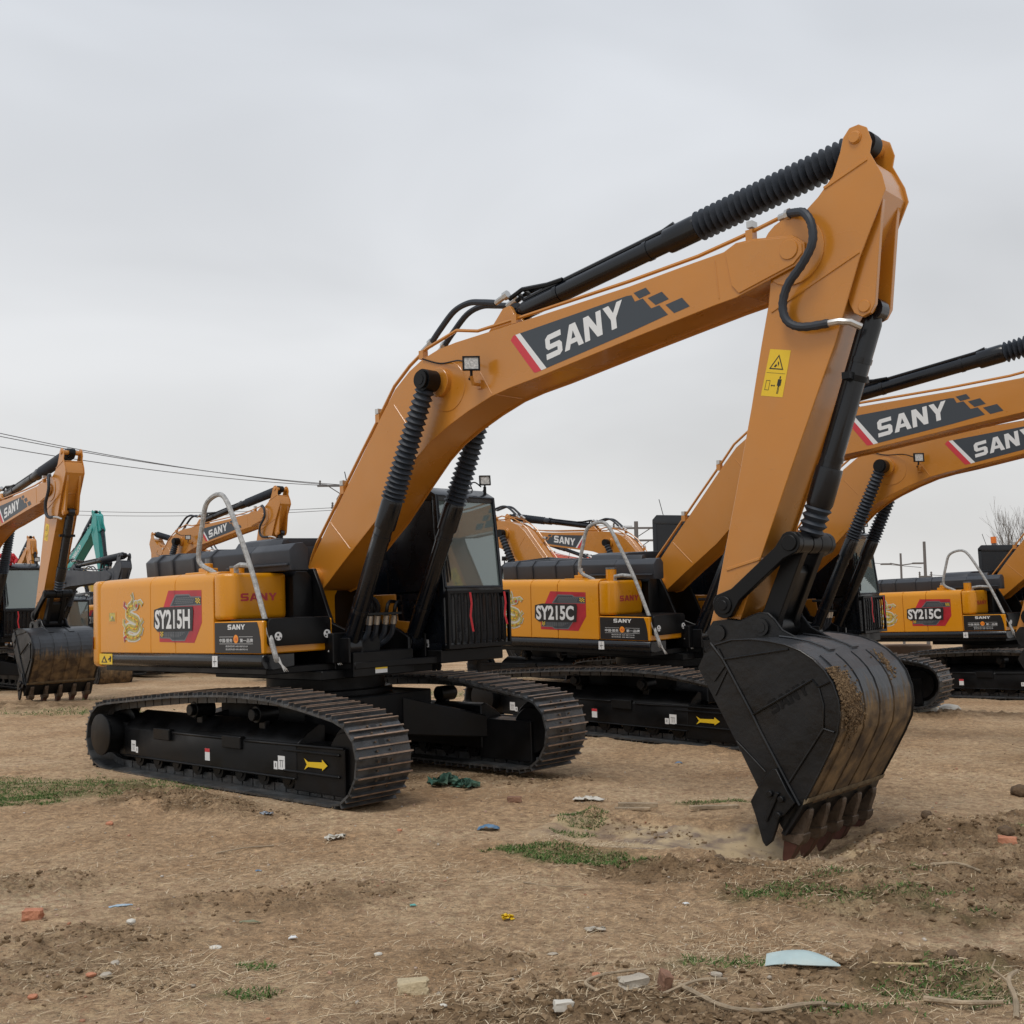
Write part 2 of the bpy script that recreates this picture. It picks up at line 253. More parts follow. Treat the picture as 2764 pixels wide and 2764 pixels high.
def excavator(label,group,pose=(0,0,0),P='paint',BP='body',model='SY215H',logo=True,far=False,words=None,lcol='white',extras=True,dragon=True,beacon=False):
    ta,tb,tc_=[R(x) for x in pose]
    f1=lambda p:rot2(p,FOOT,ta); f2=lambda p:f1(rot2(p,TIP,tb)); f3=lambda p:f2(rot2(p,BPIN,tc_))
    B1=lambda x,y,z:Vector(f1((x,y,z))); B2=lambda x,y,z:Vector(f2((x,y,z))); B3=lambda x,y,z:Vector(f3((x,y,z)))
    t=thing('excavator',label,'excavator',group)
    sg=10 if far else 20
    # ---------- boom
    out=BOOM_T+BOOM_B; mb=MB()
    mb.prism(out,-.24,-.226); mb.prism(out,.226,.24)
    ins=inset(out,.022); mb.prism(ins,-.226,.226)
    mb.cyl((5.94,-.262,4.28),(5.94,-.24,4.28),.075,24); mb.cyl((5.94,.24,4.28),(5.94,.262,4.28),.075,24)
    mb.cyl((.18,-.30,2.07),(.18,.30,2.07),.12,24)
    mb.cyl((2.2,-.30,3.88),(2.2,.30,3.88),.14,28); mb.prism(circ(2.28,3.83,.24,28),-.246,.246)
    mb.prism([(2.66,4.22),(2.86,4.41),(2.93,4.48),(3.02,4.49),(3.07,4.40),(3.25,4.26)],-.13,-.08); mb.prism([(2.66,4.22),(2.86,4.41),(2.93,4.48),(3.02,4.49),(3.07,4.40),(3.25,4.26)],.08,.13)
    mb.prism([(5.40,4.385),(5.49,4.43),(5.64,4.425),(5.97,4.37),(6.045,4.3),(6.045,4.23),(5.97,4.165),(5.50,4.045),(5.44,4.12)],-.252,.252)
    for a,b in (((1.5,3.77),(1.72,3.5)),((2.72,3.9),(2.86,3.67)),((.44,2.66),(.76,2.36)),((5.3,4.36),(5.32,4.04))):
        a,b=Vector(a),Vector(b); k=(b-a).normalized(); pn=Vector((-k.y,k.x))*.006
        mb.prism([tuple(a+pn),tuple(b+pn),tuple(b-pn),tuple(a-pn)],-.245,.245)
    boom=obj('boom',mb,P,t,f1,bev=.004)
    if not far or True:
        mb=MB()
        for y in (-.19,.19):
            mb.tube([(.0,y,2.20),(.05,y,2.32),(.14,y,2.46),(.44,y,2.80),(.9,y,3.33),(1.22,y,3.69),(1.46,y,3.97),(1.70,y,4.14),(1.95,y,4.27),(2.38,y,4.37),(2.66,y,4.31),(3.19,y,4.33),(4.44,y,4.39),(5.12,y,4.44),(5.59,y,4.51),(5.85,y,4.56)],.017,6)
        for x,z in ((.62,2.98),(1.22,3.66),(1.9,4.2),(3.15,4.31),(5.6,4.47)): mb.box(x-.03,x+.03,-.225,-.155,z-.03,z+.055)
        obj('hydraulic_pipe',mb,P,boom,f1)
        for q in ([(.02,-.19,2.19),(-.03,-.2,2.05)],[(.02,.19,2.19),(-.03,.2,2.05)],[(1.80,-.1,4.28),(1.93,-.09,4.36)],[(1.80,.1,4.28),(1.93,.09,4.36)],[(2.80,-.08,4.57),(2.96,-.08,4.62)],[(2.80,.08,4.57),(2.96,.08,4.62)],[(5.85,-.19,4.56),(5.95,-.22,4.56)]):
            mb=MB(); a_,b_=Vector(q[0]),Vector(q[1]); mb.tube([a_,a_+(b_-a_)*.7,a_+(b_-a_)*.71,b_],[.028,.028,.042,.042],8); obj('pipe_fitting',mb,'chrome',boom,f1)
        for x,z in ((.62,3.05),(1.22,3.73),(5.61,4.55)): mb=MB(); mb.box(x-.025,x+.025,-.23,-.15,z-.01,z+.04); obj('pipe_clamp',mb,'chrome',boom,f1)
        for y in (-.09,.09):
            mb=MB(); mb.tube(smooth([(1.93,y,4.36),(2.05,y,4.46),(2.25,y,4.60),(2.45,y,4.64),(2.63,y,4.61),(2.80,y*.9,4.57)],5),.03,8); obj('rubber_hose',mb,'rub',boom,f1)
        lamp(boom,(2.76,-.40,3.95),(.75,-.66,0),f1,s=.95)
        mb=MB(); mb.tube([(2.72,-.24,3.78),(2.74,-.36,3.77),(2.75,-.40,3.84)],.018,6); mb.box(2.69,2.75,-.27,-.24,3.74,3.82); obj('lamp_bracket',mb,P,boom,f1)
        mb=MB(); mb.tube(smooth([(1.95,-.25,4.16),(2.2,-.25,4.07),(2.5,-.3,4.04),(2.68,-.37,3.97)],5),.008,5); obj('lamp_cable',mb,'black',boom,f1)
    if logo:
        for s in (-1,1):
            Y=s*.2405; n=2 if s<0 else -2
            fl=lambda mb,polys,o: mb.flat([[(x,z) for x,z in p] for p in polys],(0,Y+s*.0012*o,0),(1,0,0),(0,0,1))
            mb=MB(); fl(mb,[[(3.235,4.17),(4.44,4.255),(4.49,4.25),(4.52,4.19),(4.60,4.20),(4.68,4.10),(4.76,4.11),(4.84,4.015),(4.46,3.945),(3.535,3.80)],[(4.51,4.265),(4.635,4.283),(4.68,4.225),(4.565,4.205)],[(4.65,4.192),(4.79,4.215),(4.855,4.14),(4.725,4.118)],[(4.82,4.10),(4.98,4.125),(5.05,4.04),(4.90,4.015)]],1)
            mb.k=1; fl(mb,[[(3.18,4.165),(3.235,4.17),(3.535,3.80),(3.475,3.79)]],1)
            mb.k=2; fl(mb,[[(3.12,4.125),(3.155,4.163),(3.18,4.165),(3.475,3.79),(3.41,3.78),(3.385,3.785)]],1)
            mb.k=1
            if s<0: mb.flat(BR,(3.545,Y-.003,3.868),(.86,0,.152),(-.015,0,.215))
            else: mb.flat(BR,(4.42,Y+.003,4.02),(-.86,0,-.152),(-.015,0,.215))
            obj('logo_decal',mb,['decal','white','red'],boom,f1,fixn=False)
    elif words:
        mb=MB(); text(mb,words,(3.3,-.2425,3.86),(1.3,0,.16),(0,0,.24),0,.03); obj('logo_decal',mb,lcol,boom,f1,fixn=False)
    # ---------- stick
    mb=MB(); mb.prism(STICK,-.2,-.186); mb.prism(STICK,.186,.2); mb.prism(inset(STICKBOX,.02),-.186,.186)
    for x,z,r in ((6.48,4.98,.048),(5.94,4.28,.26),(5.20,1.47,.10)): mb.cyl((x,-.212,z),(x,.212,z),r,24)
    mb.cyl((6.48,-.222,4.98),(6.48,.222,4.98),.042,20)
    ear=[(6.60,4.40),(6.655,4.36),(6.60,4.05),(6.555,3.74),(6.51,3.69),(6.44,3.68),(6.39,3.73),(6.36,3.80)]
    ear2=[(6.30,3.72),(6.44,3.68),(6.51,3.69),(6.555,3.74),(6.60,4.05),(6.66,4.40),(6.75,4.60),(6.74,4.50)]
    for a,b in ((-.15,-.105),(.105,.15)): mb.prism([(6.50,4.62),(6.60,4.60),(6.635,4.50),(6.61,4.36),(6.53,3.77),(6.49,3.71),(6.43,3.69),(6.37,3.73),(6.34,3.80),(6.30,4.0)],a,b)
    mb.cyl((6.45,-.162,3.765),(6.45,.162,3.765),.045,16)
    for a,b in (((5.74,3.86),(6.46,4.15)),((5.24,1.94),(5.53,2.01)),((6.22,4.68),(6.56,4.80))):
        a,b=Vector(a),Vector(b); k=(b-a).normalized(); pn=Vector((-k.y,k.x))*.012; mb.prism([tuple(a+pn),tuple(b+pn),tuple(b-pn),tuple(a-pn)],-.208,.208)
    stick=obj('stick',mb,P,t,f2,bev=.004)
    if not far:
        mb=MB(); mb.flat([[(5.715,3.58),(5.885,3.54),(5.795,3.20),(5.615,3.24)]],(0,-.2015,0),(1,0,0),(0,0,1))
        e=Vector((.168,0,-.04)); g=Vector((-.1,0,-.34)); O=Vector((5.715,-.2025,3.58))
        Q=lambda pl:[[(a,b) for a,b in p] for p in pl]
        mb.k=1; tri=lambda a,b,c,w_: [[a,b,(b[0]*(1-w_)+(a[0]+b[0]+c[0])/3*w_,b[1]*(1-w_)+(a[1]+b[1]+c[1])/3*w_),(a[0]*(1-w_)+(a[0]+b[0]+c[0])/3*w_,a[1]*(1-w_)+(a[1]+b[1]+c[1])/3*w_)]]
        A_,B_,C_=(.14,.42),(.84,.42),(.5,.10)
        mb.flat(tri(A_,B_,C_,.22)+tri(B_,C_,A_,.22)+tri(C_,A_,B_,.22),O,e,g)
        mb.flat([[(.36,.36),(.44,.3),(.5,.34),(.42,.38)],[(.5,.24),(.58,.28),(.56,.36),(.52,.3)],[(.05,.495),(.97,.495),(.97,.502),(.05,.502)],[(.12,.66),(.32,.66),(.32,.67),(.12,.67)],[(.12,.86),(.32,.86),(.32,.87),(.12,.87)],[(.12,.67),(.14,.67),(.14,.86),(.12,.86)],[(.30,.67),(.32,.67),(.32,.86),(.30,.86)],
          [(.38,.765),(.44,.74),(.44,.757),(.54,.757),(.54,.74),(.6,.765),(.54,.79),(.54,.773),(.44,.773),(.44,.79)],[(.68,.62),(.86,.62),(.86,.76),(.81,.76),(.81,.93),(.78,.93),(.78,.78),(.76,.78),(.76,.93),(.73,.93),(.73,.76),(.68,.76)],circ(.77,.585,.035,10)],O,e,g)
        obj('warning_decal',mb,['yel','pblack'],stick,f2,fixn=False)
        mb=MB(); hp=smooth([(5.95,-.22,4.56),(6.03,-.27,4.535),(6.11,-.31,4.50),(6.17,-.33,4.40),(6.17,-.33,4.26),(6.08,-.32,4.13),(5.94,-.3,4.0),(5.88,-.28,3.86),(5.91,-.27,3.74),(6.02,-.26,3.68),(6.22,-.25,3.67)],6)
        L_=len(hp)
        # spiral guard on the hose
        mb.tube(hp,[.030+.0035*(i%2) for i in range(L_)],10); obj('rubber_hose',mb,'rub',t,lambda p:f1(p) if pose[1]==0 else f1(p))
        mb=MB(); mb.tube([(6.20,-.25,3.67),(6.30,-.25,3.668),(6.37,-.22,3.655),(6.42,-.16,3.62)],.026,8); obj('hose_fitting',mb,'chrome',stick,f2)
    # ---------- bucket
    bk=MB(); bk.k=0
    inn=inset(SHELL+BACKL[::1],.03)[:len(SHELL)]
    n=len(SHELL)
    for i in range(n-1): bk.add([(SHELL[i][0],-.585,SHELL[i][1]),(SHELL[i+1][0],-.585,SHELL[i+1][1]),(SHELL[i+1][0],.585,SHELL[i+1][1]),(SHELL[i][0],.585,SHELL[i][1]),(inn[i][0],-.585,inn[i][1]),(inn[i+1][0],-.585,inn[i+1][1]),(inn[i+1][0],.585,inn[i+1][1]),(inn[i][0],.585,inn[i][1])],[(0,1,2,3),(7,6,5,4),(0,4,5,1),(3,2,6,7)]+([(0,3,7,4)] if i==0 else [])+([(1,5,6,2)] if i==n-2 else []))
    # lip plate and its front edge, wear strips on the curved back
    bk.k=1; bk.prism([(6.00,.30),(5.97,.24),(5.845,.07),(5.815,.085),(5.94,.28),(5.97,.33)],-.60,.60)
    bk.k=2; bk.prism([(6.045,.345),(6.03,.315),(5.995,.295),(6.01,.335)],-.605,.605); bk.k=0
    for y in (-.36,-.12,.12,.36):
        st=[poly_at(SHELL,.46+.54*k/14) for k in range(15)]; ot=inset(SHELL+BACKL,-.012)[:n]; so=[poly_at(ot,.46+.53*k/14) for k in range(15)]
        for i in range(14): bk.add([(st[i][0],y-.105,st[i][1]),(st[i+1][0],y-.105,st[i+1][1]),(so[i+1][0],y-.105,so[i+1][1]),(so[i][0],y-.105,so[i][1]),(st[i][0],y+.105,st[i][1]),(st[i+1][0],y+.105,st[i+1][1]),(so[i+1][0],y+.105,so[i+1][1]),(so[i][0],y+.105,so[i][1])],[(0,3,2,1),(4,5,6,7),(3,7,6,2)]+([(0,4,7,3)] if i==0 else [])+([(1,2,6,5)] if i==13 else []))
    for y in (-.25,.12):
        ot=inset(SHELL+BACKL,-.010)[:n]
        pts=[poly_at(ot,.26+.18*k/8) for k in range(9)]; bk.tube([(a,y,b) for a,b in pts]+[(pts[-1][0],y+.09,pts[-1][1])],.008,5)
    bk.k=1
    side=SHELL+[(5.84,.09)]+BACKL
    for a,b in ((-.60,-.57),(.57,.60)): bk.prism(side,a,b)
    for s in (-1,1):
        Y=s*.606
        for pl,r in (([(5.32,1.40),(5.42,1.28),(5.64,.89),(5.7,.77),(5.89,.43),(5.97,.29)],.012),([(5.42,1.28),(5.95,1.355)],.009),([(5.64,.89),(6.12,1.15),(6.16,1.10),(6.25,1.14)],.009),([(6.16,1.10),(6.19,.98),(6.18,.82),(5.90,.44)],.008),([(6.18,.82),(6.26,.80)],.008),([(5.34,1.02),(5.46,1.22)],.005),([(5.50,.70),(5.72,.50)],.005),(SHELL[2:-1],.008)):
            bk.tube([(x,Y,z) for x,z in pl],r,6)
        bk.prism([(5.34,1.12),(5.23,1.22),(5.29,1.33),(5.39,1.36),(5.45,1.25)],s*.602,s*.612)
    ears=[(5.10,1.36),(5.06,1.47),(5.12,1.55),(5.24,1.56),(5.36,1.545),(5.44,1.575),(5.52,1.60),(5.59,1.595),(5.64,1.55),(5.70,1.47),(5.90,1.37),(5.50,1.38),(5.25,1.28)]
    for a,b in ((-.24,-.205),(.205,.24)): bk.prism(ears,a,b)
    bk.tube([(x,-.2225,z) for x,z in ears[3:11]],.012,6); bk.tube([(x,.2225,z) for x,z in ears[3:11]],.012,6)
    bk.cyl((5.54,-.262,1.5),(5.54,.262,1.5),.065,20); bk.cyl((5.54,-.268,1.5),(5.54,.268,1.5),.04,16); bk.cyl((5.17,-.26,1.46),(5.17,.26,1.46),.06,16)
    bucket=obj('bucket',bk,['bshell','bside','mudedge'],t,f3)
    if not far:
        mb=MB(); mb.flat(BR,(5.80,-.6035,.90),(.30,0,.16),(-.045,0,.085)); obj('raised_letters',mb,'black',bucket,f3,fixn=False)
    for k in range(5):
        y=-.50+.25*k; mb=MB(); mb.k=0
        mb.prism([(5.995,.26),(6.01,.25),(6.0,.20),(5.965,.11),(5.94,.03),(5.80,.05),(5.815,.10),(5.93,.22)],y-.030,y+.030)
        mb.prism([(5.945,.085),(5.965,.085),(5.955,.04),(5.925,.0),(5.79,.025),(5.79,.07)],y-.050,y+.050)
        mb.k=1; T0=[(5.925,.025),(5.80,.035),(5.775,-.10),(5.783,-.15),(5.80,-.15),(5.86,-.08)]
        m2=len(T0); w0=[.043,.043,.036,.026,.026,.036]
        mb.add([(x,y-w0[i],z) for i,(x,z) in enumerate(T0)]+[(x,y+w0[i],z) for i,(x,z) in enumerate(T0)],[tuple(range(m2)),tuple(range(2*m2-1,m2-1,-1))]+[(i,i+m2,(i+1)%m2+m2,(i+1)%m2) for i in range(m2)])
        obj('tooth',mb,['rust','tooth'],bucket,f3,bev=.006)
    for s in (-1,1):
        mb=MB(); mb.prism([(5.68,.40),(5.795,.53),(5.83,.53),(5.90,.39),(5.955,.31),(5.87,.22),(5.83,.20),(5.81,.14),(5.765,.03),(5.715,-.01),(5.69,.02),(5.645,.19),(5.61,.29)],s*.615,s*.645)
        mb.prism([(5.74,.16),(5.85,.37),(5.82,.375),(5.735,.21)],s*.645,s*.665)
        for x,z in ((5.775,.36),(5.86,.33),(5.83,.22)): mb.cyl((x,s*.645,z),(x,s*.672,z),.024,8)
        obj('side_cutter',mb,'bside',bucket,f3,bev=.004)
    # ---------- linkage: upper pin follows stick
    A=f2((ARMP[0],0,ARMP[1])); U=f2((LPIN[0],0,LPIN[1])) ; Bk=f3((BLINK[0],0,BLINK[1]))
    if abs(pose[2])>1e-6:   # keep both link lengths while the bucket is turned
        r1=math.dist(ARMP,LPIN); r2=math.dist(LPIN,BLINK); dx,dz=Bk[0]-A[0],Bk[2]-A[2]; d=min(math.hypot(dx,dz),r1+r2-1e-3); a=(r1*r1-r2*r2+d*d)/(2*d); h=math.sqrt(max(0,r1*r1-a*a)); ux,uz=dx/d,dz/d
        c1=(A[0]+ux*a-uz*h,0,A[2]+uz*a+ux*h); c2=(A[0]+ux*a+uz*h,0,A[2]+uz*a-ux*h); E_=f2((6.46,0,3.76)); U=min((c1,c2),key=lambda c:math.dist((c[0],c[2]),(E_[0],E_[2])))
    def link(P0,P1,r0,r1,wd):   # dog-bone outline between two pins
        a,b=Vector((P0[0],P0[2])),Vector((P1[0],P1[2])); k=(b-a).normalized(); n_=Vector((-k.y,k.x)); o=[]
        for i in range(9): th=PI/2+PI*i/8; o.append(tuple(a+(k*math.cos(th)+n_*math.sin(th))*r0))
        o.append(tuple(a+k*r0*1.3-n_*wd)); o.append(tuple(b-k*r1*1.3-n_*wd))
        for i in range(9): th=-PI/2+PI*i/8; o.append(tuple(b+(k*math.cos(th)+n_*math.sin(th))*r1))
        o.append(tuple(b-k*r1*1.3+n_*wd)); o.append(tuple(a+k*r0*1.3+n_*wd)); return o
    for s in (-1,1):
        mb=MB(); mb.prism(link(A,U,.10,.085,.055),s*.225,s*.285)
        mb.cyl((A[0],s*.285,A[2]),(A[0],s*.30,A[2]),.07,20); mb.cyl((A[0],s*.30,A[2]),(A[0],s*.31,A[2]),.04,12)
        mb.cyl((U[0],s*.285,U[2]),(U[0],s*.30,U[2]),.06,20); obj('link_arm',mb,'black',t,bev=.006)
    mb=MB(); mb.cyl((U[0],-.225,U[2]),(U[0],-.07,U[2]),.085,20); mb.cyl((U[0],.07,U[2]),(U[0],.225,U[2]),.085,20); mb.cyl((U[0],-.07,U[2]),(U[0],.07,U[2]),.05,12)
    ln=link(U,Bk,.075,.09,.07); mb.prism(ln,-.17,-.09); mb.prism(ln,.09,.17)
    Um,Bm=lerp(U,Bk,.28),lerp(U,Bk,.95); mb.prism(link(Um,Bm,.02,.02,.045),-.09,.09); mb.cyl((Bk[0],-.2,Bk[2]),(Bk[0],.2,Bk[2]),.09,20); obj('bucket_link',mb,'black',t,bev=.006)
    # ---------- cylinders
    def cylinder(name,Aa,Bb,Lb,r,rc,rb0,rb1,nb,eye=.09,hw=.06,seam=True,cover=None,amp=.2,close=1):
        Aa,Bb=Vector(Aa),Vector(Bb); D=(Bb-Aa).normalized(); LL=(Bb-Aa).length; Lb=min(Lb,LL-.25)
        mb=MB(); mb.lathe(Aa,Bb,[(-.0,r*.7),(.10,r),(Lb-.30,r),(Lb-.30,rc*.98),(Lb-.28,rc),(Lb-.03,rc),(Lb,rc*.9)],sg)
        mb.cyl(Aa-Vector((0,hw,0)),Aa+Vector((0,hw,0)),eye,16)
        if cover: # pipes lying on the barrel
            up=Vector(cover); 
            for k_ in (-1,1):
                sd=D.cross(up).normalized(); o_=up*(r+.012)+sd*.035*k_
                mb.tube([Aa+D*.12+o_,Aa+D*(Lb-.32)+o_,Aa+D*(Lb-.2)+up*(rc+.01)+sd*.035*k_],.018,6)
            for fr in (.25,.75): 
                c_=Aa+D*Lb*fr; mb.lathe(c_-D*.02,c_+D*.02,[(0,r+.006),(.04,r+.006)],sg)
        c=obj(name,mb,'gloss',t)
        mb=MB(); e0=Aa+D*(Lb-.01); e1=Bb-D*eye*.8; bellows(mb,e0,e1,rb0,rb1,nb,14 if far else 20,amp,close); obj('bellows',mb,'rub',c)
        mb=MB(); mb.cyl(Bb-Vector((0,hw,0)),Bb+Vector((0,hw,0)),eye,20); mb.cyl(Bb-D*.12,Bb,.045,10); obj('rod_eye',mb,'black',c)
        return c
    nb=14 if far else 21
    for s in (-1,1):
        Bt=B1(2.2,0,3.88); Aa=Vector((.94,s*.425,1.36))
        c=cylinder('boom_cylinder',Aa,(Bt.x,s*.425,Bt.z),1.60,.086,.105,.122,.098,nb,.105,.075,amp=.30,close=1.12,cover=(-.5,s*.2,.45) if not far else None)
        if not far: mb=MB(); mb.cyl((Bt.x,s*.515,Bt.z),(Bt.x,s*.53,Bt.z),.085,24); mb.cyl((Bt.x,s*.53,Bt.z),(Bt.x,s*.535,Bt.z),.05,20); obj('pin_cap',mb,'black',c)
    S0,S1=B1(3.02,0,4.44),B2(6.48,0,4.98)
    cylinder('stick_cylinder',S0,S1,2.02,.085,.108,.125,.130,18 if far else 25,.09,.06,cover=(-.15,0,.9),amp=.38)
    mb=MB(); D=(S1-S0).normalized(); UP=Vector((-D.z,0,D.x))
    for y in (-.05,.05): mb.tube([S0+D*(-.05)+UP*.15+Vector((0,y,0)),S0+D*.12+UP*.18+Vector((0,y,0)),S0+D*.42+UP*.11+Vector((0,y,0)),S0+D*.6+UP*.09+Vector((0,y,0))],.022,6)
    mb.tube([S0+D*.12+UP*.05,S0+D*.02+UP*.2],.02,6); mb.tube([S0+D*.22+UP*.05,S0+D*.10+UP*.2],.02,6); obj('pipe_bracket',mb,'black',t)
    K0=B2(6.46,0,3.76)
    c=cylinder('bucket_cylinder',K0,U,1.48 if abs(pose[2])<1e-6 else 1.1,.078,.1,.105,.10,4,.085,.06,cover=(-.6,-.4,.2),amp=.25)
    if not far:
        mb=MB(); D=(Vector(U)-K0).normalized(); c_=K0+D*.5; mb.lathe(c_-D*.02,c_+D*.02,[(0,.095),(.04,.095)],16); mb.box(c_.x-.03,c_.x+.03,-.16,.16,c_.z-.025,c_.z+.025); obj('clamp',mb,'black',c)
    # ---------- upper structure
    def cs(y0,y1,z0,z1,r):  # body cross-section in YZ rounded at the outer top
        sgn=-1 if y0<0 else 1; o=[(y0,z0)]
        for i in range(6): a=PI/2*i/5; o.append((y0-sgn*r*(1-math.cos(a)) if True else 0, z1-r+r*math.sin(a)))
        o.append((y1,z1)); o.append((y1,z0)); return o
    for x0,x1 in ((-2.415,-1.298),(-1.29,-.793),(-.785,-.062)):
        mb=MB(); mb.prism(cs(-1.36,-1.0,1.335,2.165,.11),x0,x1,0); d=obj('side_door',mb,BP,t,bev=.006)
        if x0<-2 and not far:
            mb=MB(); mb.prism(rrect(-2.235,-2.04,1.67,1.80,.012),-1.362,-1.3605); mb.k=1; mb.prism(rrect(-2.20,-2.07,1.69,1.785,.008),-1.364,-1.3625); mb.k=2; mb.cyl((-2.13,-1.37,1.735),(-2.13,-1.364,1.735),.014,10); obj('door_handle',mb,[BP,'gold','chrome'],d)
    mb=MB(); mb.box(-2.44,-.2,-.995,.995,1.3,2.15); mb.box(-2.40,-.1,-1.34,-1.0,1.32,2.12); obj('engine_deck',mb,BP,t,bev=.01)
    mb=MB(); mb.prism(cs(1.36,1.0,1.335,2.165,.11),-2.415,-.12,0); obj('side_panel',mb,BP,t,bev=.01)
    mb=MB(); pl=[(-2.425,-1.365),(-2.62,-1.34),(-2.74,-1.25),(-2.82,-1.05),(-2.88,-.6),(-2.90,0),(-2.88,.6),(-2.82,1.05),(-2.74,1.25),(-2.62,1.34),(-2.425,1.365)]; mb.prism(pl,1.17,2.16,2); cw=obj('counterweight',mb,BP,t,bev=.07,seg=3,ang=50)
    if not far:
        mb=MB(); u=(Vector((-2.62,-1.343,0))-Vector((-2.737,-1.258,0))).normalized(); O=Vector((-2.735,-1.263,1.37)); mb.flat([[(0,0),(.15,0),(.15,.14),(0,.14)]],O,u,(0,0,1)); mb.k=1; mb.flat([[(.10,.01),(.13,.01),(.07,.07),(.13,.13),(.10,.13),(.04,.07)]],O,u,(0,0,1),.001); obj('reflector',mb,['red','orr'],cw,fixn=False)
    for s in (-1,1):
        mb=MB(); pr=[(1.0*s,1.20),(1.0*s,1.33),(1.36*s,1.33),(1.385*s,1.29),(1.385*s,1.24),(1.35*s,1.19),(1.25*s,1.175)]; mb.prism(pr,-2.40,.80 if s<0 else 1.2,0); sk=obj('side_skirt',mb,'gloss',t,bev=.008)
        if s<0 and not far:
            mb=MB(); mb.box(-2.385,-2.09,-1.389,-1.3865,1.205,1.325); mb.k=1; Y=-1.391
            mb.flat([[(-2.34,1.225),(-2.20,1.225),(-2.27,1.305)],[(-2.19,1.25),(-2.11,1.27),(-2.11,1.29),(-2.17,1.275)],[(-2.15,1.235),(-2.12,1.235),(-2.12,1.30),(-2.14,1.30)]],(0,Y,0),(1,0,0),(0,0,1)); mb.k=0; mb.flat([[(-2.305,1.235),(-2.235,1.235),(-2.27,1.275)]],(0,Y-.001,0),(1,0,0),(0,0,1)); obj('warning_sticker',mb,['yel','pblack'],sk,fixn=False)
            mb=MB(); mb.box(-.05,.045,-1.389,-1.3865,1.205,1.315); mb.k=1; mb.flat([[(-.004,1.215),(.0,1.215),(.0,1.305),(-.004,1.305)],[(-.03,1.257),(-.004,1.257),(-.004,1.263),(-.03,1.263)],[(.0,1.257),(.03,1.257),(.03,1.263),(.0,1.263)],[(-.02,1.24),(-.015,1.24),(-.015,1.257),(-.02,1.257)]],(0,Y,0),(1,0,0),(0,0,1)); obj('lifting_sticker',mb,['white','pblack'],sk,fixn=False)
    mb=MB(); mb.prism([(-2.4,-1.3),(.75,-1.3),(.8,-.5),(1.05,-.45),(1.05,.2),(1.2,.5),(1.2,1.4),(-2.4,1.3)],1.13,1.2,2); mb.prism([(-1.0,-.75),(.9,-.75),(.9,.75),(-1.0,.75)],1.04,1.13,2); mb.box(.8,1.04,-.46,.35,1.05,1.30); mb.box(-.3,.92,-.62,.0,1.2,1.5); obj('swing_frame',mb,'black',t,bev=.008)
    if not far:
        mb=MB(); mb.box(1.0405,1.0425,-.18,-.02,1.075,1.15); mb.k=1; mb.flat([[(-.18,1.115),(-.02,1.115),(-.02,1.15),(-.18,1.15)]],(1.044,0,0),(0,1,0),(0,0,1)); obj('notice_sticker',mb,['white','yel'],t,fixn=False)
    # black engine hood
    mb=MB(); o=[(-.82,2.15),(-.84,2.36),(-.76,2.43),(.9,2.46),(.98,2.38),(.98,2.15)]
    n_=[(-.82,2.15),(-.84,2.36),(-.76,2.43),(-.66,2.44),(-.60,2.38),(-.60,2.15)]
    mb.prism(o,-2.32,-.16,0); mb.prism(n_,-.16,.52,0); mb.prism([(-.60,2.15),(-.60,2.42),(-.40,2.42),(-.36,2.37),(-.36,2.15)],-.16,.0,0); mb.prism([(-.66,2.42),(-.60,2.50),(-.45,2.53),(.7,2.55),(.8,2.42)],-.74,-.17,0); mb.prism([(-.74,2.42),(-.70,2.49),(-.64,2.49),(-.61,2.42)],-.17,.24,0)
    mb.prism([(-.845,2.17),(-.865,2.365),(-.775,2.447),(.9,2.475),(.99,2.40),(.99,2.17)],-2.10,-2.02,0)
    for x in (-1.75,-1.3,-.95): mb.prism([(-.845,2.17),(-.862,2.365),(-.772,2.444),(.9,2.472),(.99,2.40),(.99,2.17)],x,x+.06,0)
    mb.box(-.6,.50,-.86,-.83,2.20,2.225)
    hood=obj('engine_hood',mb,'hood' if extras!='k' else P,t,bev=.025,seg=2,ang=40)
    # fuel tank, tool box, steps
    mb=MB(); mb.prism([(-.05,-1.365),(.10,-1.365),(.20,-1.27),(.20,-.72),(.16,-.62),(-.05,-.62)],1.67,2.14,2); tank=obj('fuel_tank',mb,BP,t,bev=.045,seg=3,ang=50)
    if logo: mb=MB(); mb.flat(BR,(.2025,-1.21,1.855),(0,.44,0),(0,0,.078)); obj('brand_letters',mb,'dred',tank,fixn=False)
    mb=MB(); mb.box(-.055,.79,-1.362,-.52,1.335,1.655); tb_=obj('tool_box',mb,BP,t,bev=.012)
    if not far and extras is True:
        mb=MB(); mb.prism([(-.035,1.345),(.765,1.345),(.755,1.47),(.73,1.58),(.70,1.645),(-.035,1.645)],-1.3645,-1.363); mb.k=1; F_=(0,-1.366,0); ux,uz=(1,0,0),(0,0,1)
        mb.flat(BR,(.20,-1.366,1.575),(.30,0,0),(0,0,.05)); text(mb,'中国·服务',(.05,-1.366,1.448),(.23,0,0),(0,0,.038),0,.01); text(mb,'第一品牌',(.41,-1.366,1.448),(.22,0,0),(0,0,.038),0,.01)
        mb.flat([[(.05,1.502),(.29,1.502),(.29,1.505),(.05,1.505)],[(.39,1.502),(.63,1.502),(.63,1.505),(.39,1.505)],[(.05,1.433),(.63,1.433),(.63,1.436),(.05,1.436)]],F_,ux,uz)
        text(mb,'服务热线 400 8872318',(.16,-1.366,1.402),(.38,0,0),(0,0,.018)); text(mb,'投诉热线 400 8879318',(.16,-1.366,1.372),(.38,0,0),(0,0,.018))
        mb.k=2
        if model!='SY215C_': mb.flat([circ(.34,1.482,.042,18)],F_,ux,uz)
